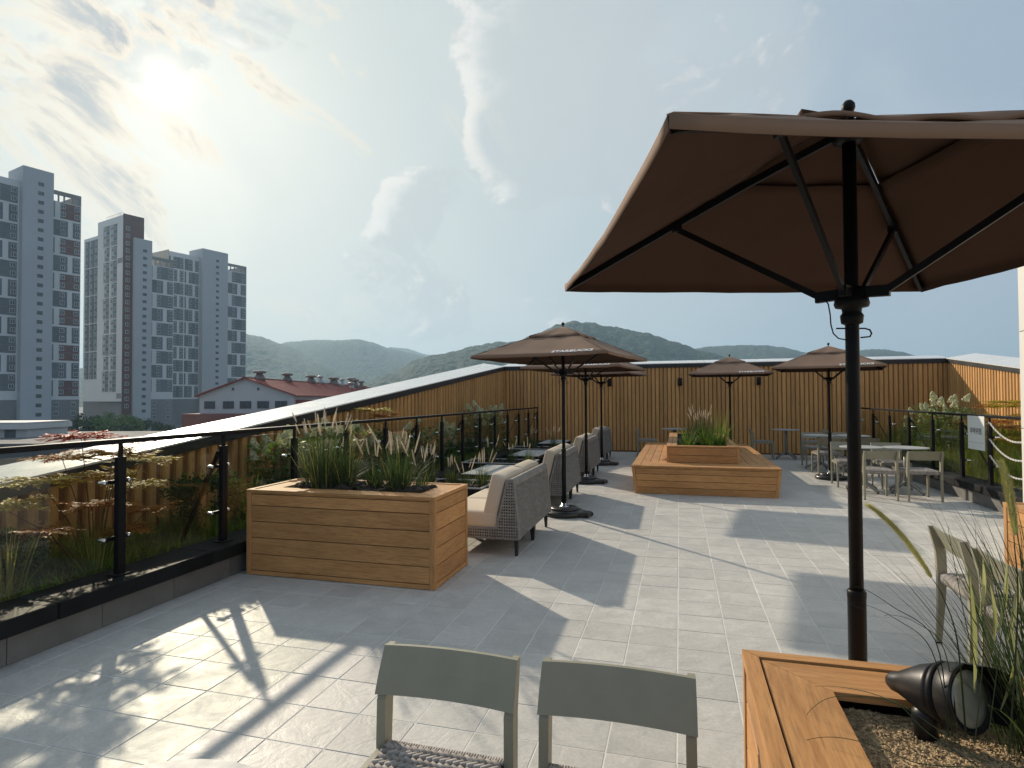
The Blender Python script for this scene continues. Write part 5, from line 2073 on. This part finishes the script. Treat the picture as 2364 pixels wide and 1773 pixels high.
def wing_panels(t, wmesh, x0, x1, z0, z1, flip, red, yf=0.0, seed=0):
    """two storey bands: dark fields set in a white grid, small framed windows in them"""
    rr = random.Random(seed)
    w = x1 - x0
    z = z1
    k = 0 if flip else 1
    while z - 2 * FH > z0 - 0.5:
        a, b = z - 2 * FH + 0.45, z - 0.25
        if k % 2 == 0:
            fields = [(0.02, 0.12, M_TG, ()), (0.30, 0.97, M_TR if (red and k > 1 and rr.random() < 0.85) or (red and k == 0) else M_TG, (0.12, 0.82))]
        else:
            fields = [(0.02, 0.55, M_TG, (0.68,)), (0.72, 0.97, M_TG, (0.6,))]
        for f0, f1, m, ws in fields:
            X0, X1 = x0 + w * f0, x0 + w * f1
            o = MB().box(X0, X1, yf - 0.06, yf + 0.02, a, b).build('facade_field', m, t)
            MB().box(X0 + 0.1, X1 - 0.1, yf - 0.085, yf - 0.055, (a + b) / 2 - 0.10, (a + b) / 2 + 0.02).build('slab_line', M_TP, t)
            for wv in ws:
                for q in (0.27, 0.77):
                    xc = X0 + (X1 - X0) * wv
                    put('window', wmesh, t, (xc, yf - 0.07, a + (b - a) * q))
        z -= 2 * FH
        k += 1


def win_mesh(w, h, fr=0.14):
    mb = MB()
    mb.box(-w / 2, w / 2, -0.10, 0.0, -h / 2, h / 2)
    mb.m = 1
    mb.box(-w / 2 + fr, w / 2 - fr, -0.13, -0.02, -h / 2 + fr, h / 2 - fr)
    mb.m = 0
    mb.box(-0.05, 0.05, -0.16, -0.02, -h / 2 + fr, h / 2 - fr)
    return mb.mesh('window', [M_WFR, M_WIN])


def slot_mesh(w, h):
    mb = MB()
    mb.box(-w / 2, w / 2, -0.03, 0.0, -h / 2, h / 2)
    return mb.mesh('window', M_WIN)


W_SMALL = win_mesh(1.35, 1.45)
W_SLOT = slot_mesh(1.5, 1.15)


def core_windows(t, xc, yf, z0, z1):
    z = z1
    while z > z0:
        put('window', W_SLOT, t, (xc, yf - 0.005, z))
        z -= FH


def tower(label, px, depth, ang, core, wl, wr, ztop_core, ztop_wing, deep=13.0, red=True, seed=0, core_x=0.0, lead=0.0, podium=4, endwall=None):
    """origin at the right front edge of the stair core; local +X runs along the front to the right"""
    p = spot(px, depth)
    t = thing('apartment_tower', label, 'building', (p.x, p.y, GZ), ang, 'apartment towers beyond the terrace')
    zc, zw = ztop_core - GZ, ztop_wing - GZ
    MB().box(-core, 0, -2.4, 8.0, 0, zc).build('stair_core', M_TGB, t)
    core_windows(t, -core * 0.42, -2.4, 6, zc - 4.5)
    zp = podium * FH
    if wr > 0:
        MB().box(0.0, wr, 0.0, deep, 0, zp).build('podium', M_TP, t)
        MB().box(0.0, wr, 0.0, deep, zp, zw - 3.4).build('right_wing', M_TW, t)
        wing_panels(t, W_SMALL, 0.3, wr, zp + 0.4, zw - 3.4, True, red, 0.0, seed)
        # roof frame: a beam on posts, sky shows between
        rf = MB()
        rf.box(0.0, wr, 0.0, 0.5, zw - 1.3, zw)
        for f in (0.0, 0.27, 0.45, 0.72, 1.0):
            w_ = 0.35 if f < 0.9 else 0.9
            x = min(max(0.0, wr * f - w_ / 2), wr - w_)
            rf.box(x, x + w_, 0.02, 0.48, zw - 3.5, zw - 1.2)
        rf.box(wr - 0.9, wr, 0.5, deep, zw - 3.5, zw)
        rf.box(0.0, wr - 0.9, deep - 0.5, deep, zw - 3.5, zw - 2.7)
        rf.build('roof_frame', M_TP, t)
        for f in (0.25, 0.8):
            for q in range(3):
                put('window', W_SMALL, t, (wr * f, -0.01, zp - 1.5 - q * FH))
    if wl > 0:
        MB().box(-core - wl, -core, 0.0, deep, 0, zp).build('podium', M_TP, t)
        MB().box(-core - wl, -core, 0.0, deep, zp, zw).build('left_wing', M_TW, t)
        n = max(1, round(wl / 8.5))
        for q in range(n):
            a = -core - wl + wl * q / n
            wing_panels(t, W_SMALL, a, a + wl / n - 0.2, zp + 0.4, zw - 1.8, q % 2 == 0, False, 0.0, seed + q + 1)
        if endwall:
            MB().box(-core - wl - 0.15, -core - wl, -0.1, deep, 0, zw + 0.6).build('end_wall', endwall, t)
    return t


A1 = math.atan2(AXF.y * math.cos(rad(30.6)) + AXR.y * math.sin(rad(30.6)), AXF.x * math.cos(rad(30.6)) + AXR.x * math.sin(rad(30.6)))
tower('tallest grey and white apartment tower with dark red panels, at the end of the row', 110.5, 188, A1, 8.0, 26.0, 8.7, 72.6, 68.2, seed=1)
tower('lower apartment tower tucked behind the one with the dark red end wall', 341, 237, A1, 6.6, 0.0, 10.0, 64.0, 58.6, red=False, seed=7)
tower('apartment tower with beige end wall beside the red roofed hall', 517.5, 283, A1, 12.6, 14.0, 11.5, 70.0, 66.2, red=False, seed=12, endwall=M_TB)


def tower305():
    p = spot(280.5, 228)
    # left face runs away to the left, red end faces right
    d = (AXR * -28.9 + AXF * 18.0).normalized()
    ang = math.atan2(-d.y, -d.x)                      # local +X towards the corner, front looks to local -Y
    t = thing('apartment_tower', 'apartment tower numbered 305 with a dark red end wall', 'building', (p.x, p.y, GZ), ang, 'apartment towers beyond the terrace')
    zt = 72.2 - GZ
    zp = 3.5 * FH
    MB().box(-20.0, -0.02, 0.0, 7.5, zp + 0.6, zt).build('main_block', M_TW, t)
    MB().box(-34.0, -20.0, 1.0, 8.5, zp + 0.6, zt - 4.6).build('rear_block', M_TW, t)
    MB().box(-34.0, 0.0, 1.2, 7.4, 0, zp + 0.58).build('podium', M_TP, t)
    e = MB().box(-0.02, 0.35, 0.0, 7.5, 2.0, zt + 0.5).build('end_wall', M_TR, t)
    wm = W_SMALL
    z = zt - 5
    while z > 6:
        o = put('window', wm, t, (0.36, 1.6, z))
        o.rotation_euler = (0, 0, rad(90))
        z -= FH
    # fields of the long face
    rr = random.Random(3)
    for cx, w_ in ((-6.9, 4.6), (-12.6, 4.2)):
        z = zt - 2.5
        k = 0
        while z - 4 * FH > zp:
            hgt = 3 * FH if k % 2 == 0 else 2 * FH
            off = 0.0 if k % 2 == 0 else 0.9
            x0, x1 = cx - w_ / 2 + off, cx + w_ / 2
            fr = MB()
            fr.box(x0 - 0.35, x1 + 0.35, -0.35, 0.0, z - 0.35, z)
            fr.box(x0 - 0.35, x0, -0.35, 0.0, z - hgt, z - 0.35)
            fr.build('white_band', M_TW, t)
            MB().box(x0, x0 + (x1 - x0) * 0.46, -0.10, 0.01, z - hgt + 0.2, z - 0.36).build('facade_field', M_TGB, t)
            MB().box(x0 + (x1 - x0) * 0.5, x1, -0.12, 0.01, z - hgt + 0.2, z - 0.36).build('facade_field', M_TG, t)
            q = z - 1.7
            while q > z - hgt + 1:
                put('window', wm, t, (x0 + (x1 - x0) * 0.26, -0.12, q))
                put('window', wm, t, (x0 + (x1 - x0) * 0.80, -0.13, q))
                q -= FH
            z -= hgt
            k += 1
    for cx, w_ in ((-22.6, 3.6), (-26.6, 3.4), (-30.8, 3.6)):
        z = zt - 6.0
        k = 0
        while z - 4 * FH > zp:
            hgt = 4 * FH
            MB().box(cx - w_ / 2, cx + w_ / 2, 0.88, 1.01, z - hgt + 0.45, z).build('facade_field', M_TG, t)
            q = z - 1.6
            while q > z - hgt + 1:
                put('window', wm, t, (cx - 0.7, 0.86, q))
                q -= FH
            z -= hgt
            k += 1
    tm = text_mesh('number', '305', 2.7, M_TG, 0.03, 'CENTER', 0.05)
    for zz in (zt - 17.5, 12.6):
        o = put('number', tm, t, (-2.1, -0.04, zz))
        o.rotation_euler = (rad(90), 0, 0)
    rl = MB()
    for k in range(14):
        rl.box(-13 + k * 0.9, -12.95 + k * 0.9, 0.05, 0.10, zt, zt + 1.1)
    rl.box(-13, -1.2, 0.05, 0.10, zt + 1.05, zt + 1.12)
    rl.build('roof_railing', M_TP, t)


tower305()


# ------------------------------------------------------------------ the red roofed hall
def hall():
    D0, D1 = 60.0, 109.0
    xl, xr = (461 - PW / 2) / FOC * D0, (678 - PW / 2) / FOC * D0
    xm = (565.8 - PW / 2) / FOC * D0
    o = AXF * D0 + AXR * xm
    t = thing('factory_hall', 'white hall with red gable roof and round vents beyond the sloping wall', 'building', (o.x, o.y, GZ), -0.0)
    t.rotation_euler = (0, 0, YAW)                   # local +Y straight ahead, local +X right
    a, b, L_ = xl - xm, xr - xm, D1 - D0
    ze, zr, zb = 1.95 - GZ, 3.62 - GZ, 0.05 - GZ
    M_HW = pbr('hall_white', (0.52, 0.53, 0.52), 0.7, var=0.06, nscale=0.5, bump=0.1, bscale=8)
    M_HB = pbr('hall_brick', (0.24, 0.105, 0.085), 0.85, var=0.15, nscale=0.8, bump=0.2, bscale=6)
    M_HR = pbr('red_roof_sheet', (0.27, 0.062, 0.045), 0.6, var=0.15, nscale=0.6, bump=0.25, bscale=3, stretch=(1, 0.1, 1))
    M_VENT = pbr('weathered_vent', (0.16, 0.125, 0.105), 0.7, var=0.3, nscale=2, col2=(0.24, 0.21, 0.19))
    M_VENTS = pbr('steel_vent', (0.36, 0.37, 0.37), 0.4, metal=0.5, var=0.2, nscale=2)
    MB().box(a - 0.9, b + 0.6, -1.6, L_, 0.0, zb).build('brick_base', M_HB, t)
    MB().prism([(a, zb), (b, zb), (b, ze), (0, zr - 0.02), (a, ze)], 0.0, L_, 'y').build('wall', M_HW, t)
    for s, e in ((-1, a), (1, b)):
        ex = e + s * 0.35
        m = (ze - zr) / abs(e)
        rz = zr + m * abs(ex)
        rp = MB().prism([(0, zr + 0.02), (ex, rz + 0.02), (ex, rz - 0.10), (0, zr - 0.08)], -0.35, L_ + 0.3, 'y')
        ro = rp.build('roof_slope', M_HR, t)
        for k in range(60):
            y = -0.3 + k * (L_ + 0.5) / 60
            MB().add([(0, y, zr + 0.02), (ex, y, rz + 0.02), (ex, y + 0.05, rz + 0.02), (0, y + 0.05, zr + 0.02), (0, y + 0.025, zr + 0.07), (ex, y + 0.025, rz + 0.07)],
                     [(0, 1, 5, 4), (2, 3, 4, 5), (1, 2, 5), (0, 4, 3)]).build('roof_rib', M_HR, ro)
    MB().box(-0.15, 0.15, -0.4, L_ + 0.3, zr - 0.01, zr + 0.08, 0.02).build('ridge_cap', M_HR, t)
    MB().box(b + 0.0, b + 1.8, 0.6, L_, zb + 0.2, ze - 0.55).build('side_canopy', M_HR, t)
    for pxa, pxb in ((472, 496.5), (515, 540), (554, 580), (594, 621), (635, 663)):
        x0, x1 = (pxa - 565.8) / FOC * D0, (pxb - 565.8) / FOC * D0
        z0, z1 = 0.53 - GZ, 1.28 - GZ
        fr = MB().box(x0, x1, -0.06, -0.002, z0, z1).build('window', M_TG, t)
        MB().box(x0 + 0.05, (x0 + x1) / 2 - 0.03, -0.08, -0.03, z0 + 0.05, z1 - 0.05).build('pane', M_WIN, fr)
        MB().box((x0 + x1) / 2 + 0.03, x1 - 0.05, -0.085, -0.03, z0 + 0.05, z1 - 0.05).build('pane', M_WIN, fr)
    for px in (538, 596):
        x = (px - 565.8) / FOC * D0
        MB().box(x - 0.11, x + 0.11, -0.05, 0.0, 2.35 - GZ, 2.62 - GZ).build('air_grille', M_TG, t)

    def vent(y, x, r, h, m):
        c = (x, y, zr - abs(x) * 0.36 - 0.05)
        v = MB().lathe([(r * 1.0, 0.0), (r * 0.92, h * 0.25), (r * 0.62, h * 0.55), (r * 0.5, h * 0.62), (r * 0.5, h * 0.72)], 16, c).build('roof_vent', M_VENT if m else M_VENTS, t, True)
        MB().lathe([(r * 0.95, h * 0.74), (r * 1.04, h * 0.8), (r * 1.04, h * 0.93), (r * 0.9, h), (r * 0.2, h * 1.04)], 16, c).build('vent_cap', M_VENT if m else M_VENTS, v, True)
    for (px, r, h, m, xo) in ((599, 0.62, 0.95, 1, 0.3), (663, 0.62, 1.0, 1, 0.25), (718, 0.65, 1.05, 1, 0.2), (740, 0.38, 1.15, 0, 0.35), (768, 0.62, 1.1, 1, 0.1), (774, 0.5, 1.2, 1, 0.6), (790, 0.34, 1.2, 0, 0.9), (812, 0.75, 1.3, 1, 0.1), (820, 0.6, 1.3, 1, 0.8), (812, 0.45, 1.1, 0, 2.0), (834, 0.5, 1.3, 1, 1.4)):
        # find how far along the ridge this column lies
        kx = (px - PW / 2) / FOC
        dep = (xm + xo) / kx if kx else D0
        y = min(max(dep - D0, 2.0), L_ - 2)
        if dep < D0:
            y = 4
        vent(y, xo, r, h, m)


hall()


# ------------------------------------------------------------------ small roofs close by
def roofs():
    t = thing('neighbour_building', 'low grey flat roofed building close beyond the sloping wall', 'building', tuple(spot(60, 36.0))[:2] + (GZ,), YAW)
    mg = pbr('neighbour_grey', (0.12, 0.125, 0.125), 0.9, var=0.08, nscale=0.6)
    MB().box(-26, 7, 0.0, 16, 0.0, -1.25 - GZ).build('wall', mg, t)
    MB().box(-26, 7.1, -0.1, 0.25, -1.24 - GZ, -1.10 - GZ).build('parapet', mg, t)
    for x in (-7, -3.4, 0.4, 4.2):
        MB().box(x, x + 0.03, -0.03, 0.0, 3.0, -1.26 - GZ).build('joint', M_TG, t)
    p = spot(20, 44.0)
    s = thing('rooftop_shed', 'small white rooftop shed with overhanging eaves and dark door', 'building', (p.x, p.y, -1.25), YAW)
    mw = pbr('shed_white', (0.55, 0.55, 0.53), 0.7, var=0.06, nscale=1)
    MB().box(-6, 1.4, 0.0, 4.0, 0.0, 0.62).build('wall', mw, s)
    MB().box(-6.2, 1.62, -0.45, 4.2, 0.63, 0.98).build('eaves', mw, s)
    MB().box(-6.2, 1.5, -0.3, 4.1, 0.985, 1.12).build('roof', pbr('shed_roof', (0.42, 0.42, 0.41), 0.7), s)
    MB().box(-0.25, 0.55, -0.03, 0.0, 0.0, 0.58).build('door', M_TG, s)


roofs()


# ------------------------------------------------------------------ trees at the foot of the towers
def far_tree(label, px, depth, r, h, rr, n=1500, mat=None):
    p = spot(px, depth)
    t = thing('street_tree', label, 'tree', (p.x, p.y, GZ), 0, 'trees at the foot of the towers')
    tr = MB().tube([(0, 0, -0.2), (0.1, 0, h * 0.3), (0, 0.1, h * 0.55)], [0.28, 0.22, 0.12], 7)
    for k in range(5):
        a = k * 1.26
        tr.tube([(0, 0.05, h * 0.42), (math.cos(a) * r * 0.5, math.sin(a) * r * 0.5, h * 0.72)], [0.10, 0.04], 5, False)
    tr.build('trunk', M_STEM, t)
    mb = MB()
    cl = [rvec(rr) * rr.uniform(0.4, 0.85) for _ in range(18)]
    for k in range(n):
        c = rr.choice(cl)
        q = c + rvec(rr) * rr.uniform(0.05, 0.34)
        leaf(mb, Vector((q.x * r, q.y * r, h * 0.68 + q.z * h * 0.36)), rvec(rr), rvec(rr), 0.55 * rr.uniform(0.6, 1.3), 0.38 * rr.uniform(0.6, 1.3))
    mb.build('crown', mat or M_LEAFD, t)


rt = random.Random(9)
for px, dep, r, h, lab in ((196, 150, 4.2, 8.2, 'brownish leafy tree below the tower with the red end wall, next to the tallest tower'), (222, 146, 4.0, 7.8, 'dense tree in the middle of the row below the towers'), (262, 138, 4.6, 8.6, 'bright leafy tree below the red end wall'), (296, 142, 4.2, 8.4, 'rounded tree below the dark red end wall corner'), (322, 150, 3.2, 6.8, 'small tree in front of the lower apartment tower'), (372, 150, 3.0, 6.0, 'small sparse tree in front of the beige end wall')):
    far_tree(lab, px, dep, r, h, rt, 1500, M_LEAFG if px in (262, 296) else M_LEAFD)


# ------------------------------------------------------------------ wooded hills
def forest_mat():
    m = bpy.data.materials.new('forest')
    m.use_nodes = True
    k = NT(m.node_tree)
    ge = k.n('ShaderNodeNewGeometry')
    v = k.n('ShaderNodeMapping', ins={'Vector': ge.outputs['Position'], 'Scale': (1, 1, 0.6)}).outputs[0]
    vo = k.n('ShaderNodeTexVoronoi', ins={'Vector': v, 'Scale': 0.13})
    vo2 = k.n('ShaderNodeTexVoronoi', ins={'Vector': v, 'Scale': 0.31})
    rnd = k.n('ShaderNodeSeparateColor', ins={0: vo.outputs['Color']}).outputs[0]
    big = k.noise(ge.outputs['Position'], 0.012, 4, 0.55)
    c = k.mix(rnd, (0.016, 0.030, 0.018), (0.050, 0.074, 0.034))
    c = k.mix(k.smooth(big, 0.40, 0.62), c, (0.030, 0.050, 0.026))
    h = k.math('ADD', k.math('MULTIPLY', vo.outputs['Distance'], -1.0), k.math('MULTIPLY', vo2.outputs['Distance'], -0.45))
    bp = k.n('ShaderNodeBump', ins={'Height': h, 'Strength': 0.9, 'Distance': 4.0})
    b = k.n('ShaderNodeBsdfPrincipled', ins={'Base Color': c, 'Roughness': 0.95, 'Normal': bp.outputs[0]})
    b.inputs['Specular IOR Level'].default_value = 0.1
    out = k.n('ShaderNodeOutputMaterial')
    k.t.links.new(b.outputs[0], out.inputs[0])
    return m


M_HILL = forest_mat()


def hill(ridge, depth, back, name='hill', nx=420, ny=100, seed=0, rough=7.0, front=0.55):
    """ridge: (px, py) picture points of the skyline at that depth; forest bumps on top"""
    pts = []
    for px, py in ridge:
        v = ray(px, py)
        s = depth / v.dot(AXF)
        q = Vector((0, 0, EYE)) + v * s
        pts.append((q.dot(AXR), q.z))
    x0, x1 = pts[0][0], pts[-1][0]

    def zr(x):
        for (a, za), (b, zb) in zip(pts[:-1], pts[1:]):
            if x <= b:
                f = max(0.0, min(1.0, (x - a) / (b - a)))
                f = f * f * (3 - 2 * f) * 0.5 + f * 0.5
                return za + (zb - za) * f
        return pts[-1][1]
    mb = MB()
    vs_, fs_ = [], []
    f0 = depth * front
    for j in range(ny + 1):
        v = j / ny
        if v < 0.8:
            u = v / 0.8
            dep = f0 + (depth - f0) * u
            prof = math.sin(u * math.pi / 2) ** 1.25
        else:
            u = (v - 0.8) / 0.2
            dep = depth + back * u
            prof = math.cos(u * math.pi / 2)
        for i in range(nx + 1):
            x = x0 + (x1 - x0) * i / nx
            xx = x * (dep / depth) if dep < depth else x
            base = GZ - 3
            z = base + (zr(x) - base) * prof
            g = noise.noise(Vector((x * 0.006 + seed, dep * 0.004, 0.3)))
            z += g * (zr(x) - base) * 0.10 * math.sin(min(1.0, prof) * math.pi)
            dd = noise.voronoi(Vector((xx / 14.0, dep / 14.0, seed)))[0][0]
            d2 = noise.voronoi(Vector((xx / 23.0, dep / 23.0, seed + 5)))[0][0]
            b = 1.0 - dd * 1.2 + 0.35 * (1.0 - d2 * 1.2)
            z += (b - 1.0) * rough * 0.55 * min(1.0, prof * 2.5)
            p = AXF * dep + AXR * xx
            vs_.append((p.x, p.y, z))
    for j in range(ny):
        for i in range(nx):
            a = j * (nx + 1) + i
            fs_.append((a, a + 1, a + nx + 2, a + nx + 1))
    mb.add(vs_, fs_)
    o = mb.build(name, M_HILL, None, True)
    tag(o, kind='structure')
    return o


D_ = 1.06872
hill([(x * D_, y * D_) for x, y in ((60, 830), (300, 760), (440, 727), (525, 724), (560, 729), (610, 746), (680, 775), (760, 820), (840, 850), (960, 880))], 1500, 500, seed=1, rough=6)
hill([(x * D_, y * D_) for x, y in ((480, 800), (560, 765), (620, 742), (680, 737), (740, 738), (775, 736), (800, 742), (840, 755), (900, 768), (990, 800), (1100, 860))], 1900, 500, seed=2, rough=6)
hill([(x * D_, y * D_) for x, y in ((720, 800), (800, 770), (845, 753), (880, 756), (920, 768), (1000, 785), (1100, 830))], 2600, 500, seed=6, rough=6)
hill([(x * D_, y * D_) for x, y in ((640, 880), (760, 835), (850, 806), (900, 778), (930, 768), (955, 765), (985, 760), (1010, 752), (1070, 742), (1110, 740), (1160, 724), (1205, 705), (1240, 697), (1280, 701), (1330, 710), (1400, 722), (1450, 738), (1520, 760), (1620, 790), (1800, 850))], 1000, 400, seed=3, rough=7.5, nx=620, ny=130)
hill([(x * D_, y * D_) for x, y in ((1350, 800), (1450, 765), (1530, 752), (1590, 748), (1650, 748), (1690, 752), (1760, 768), (1830, 764), (1880, 757), (1910, 757), (1945, 762), (1985, 772), (2060, 790), (2200, 820), (2500, 860))], 1500, 500, seed=4, rough=6)


# ------------------------------------------------------------------ the air
def haze():
    x0, x1, y0, y1 = -3400, 2600, -60, 3400
    mb = MB().box(x0, x1, y0, y1, GZ - 16, 230)
    m = bpy.data.materials.new('haze_air')
    m.use_nodes = True
    k = NT(m.node_tree)
    pv = k.n('ShaderNodeVolumePrincipled')
    pv.inputs['Color'].default_value = (0.50, 0.75, 0.97, 1)
    pv.inputs['Density'].default_value = HAZE
    pv.inputs['Anisotropy'].default_value = 0.25
    out = k.n('ShaderNodeOutputMaterial')
    k.t.links.new(pv.outputs[0], out.inputs['Volume'])
    o = mb.build('haze', m)
    tag(o, 'thin pale summer haze filling the air over the town', 'haze', kind='stuff')


HAZE = 0.00034
haze()
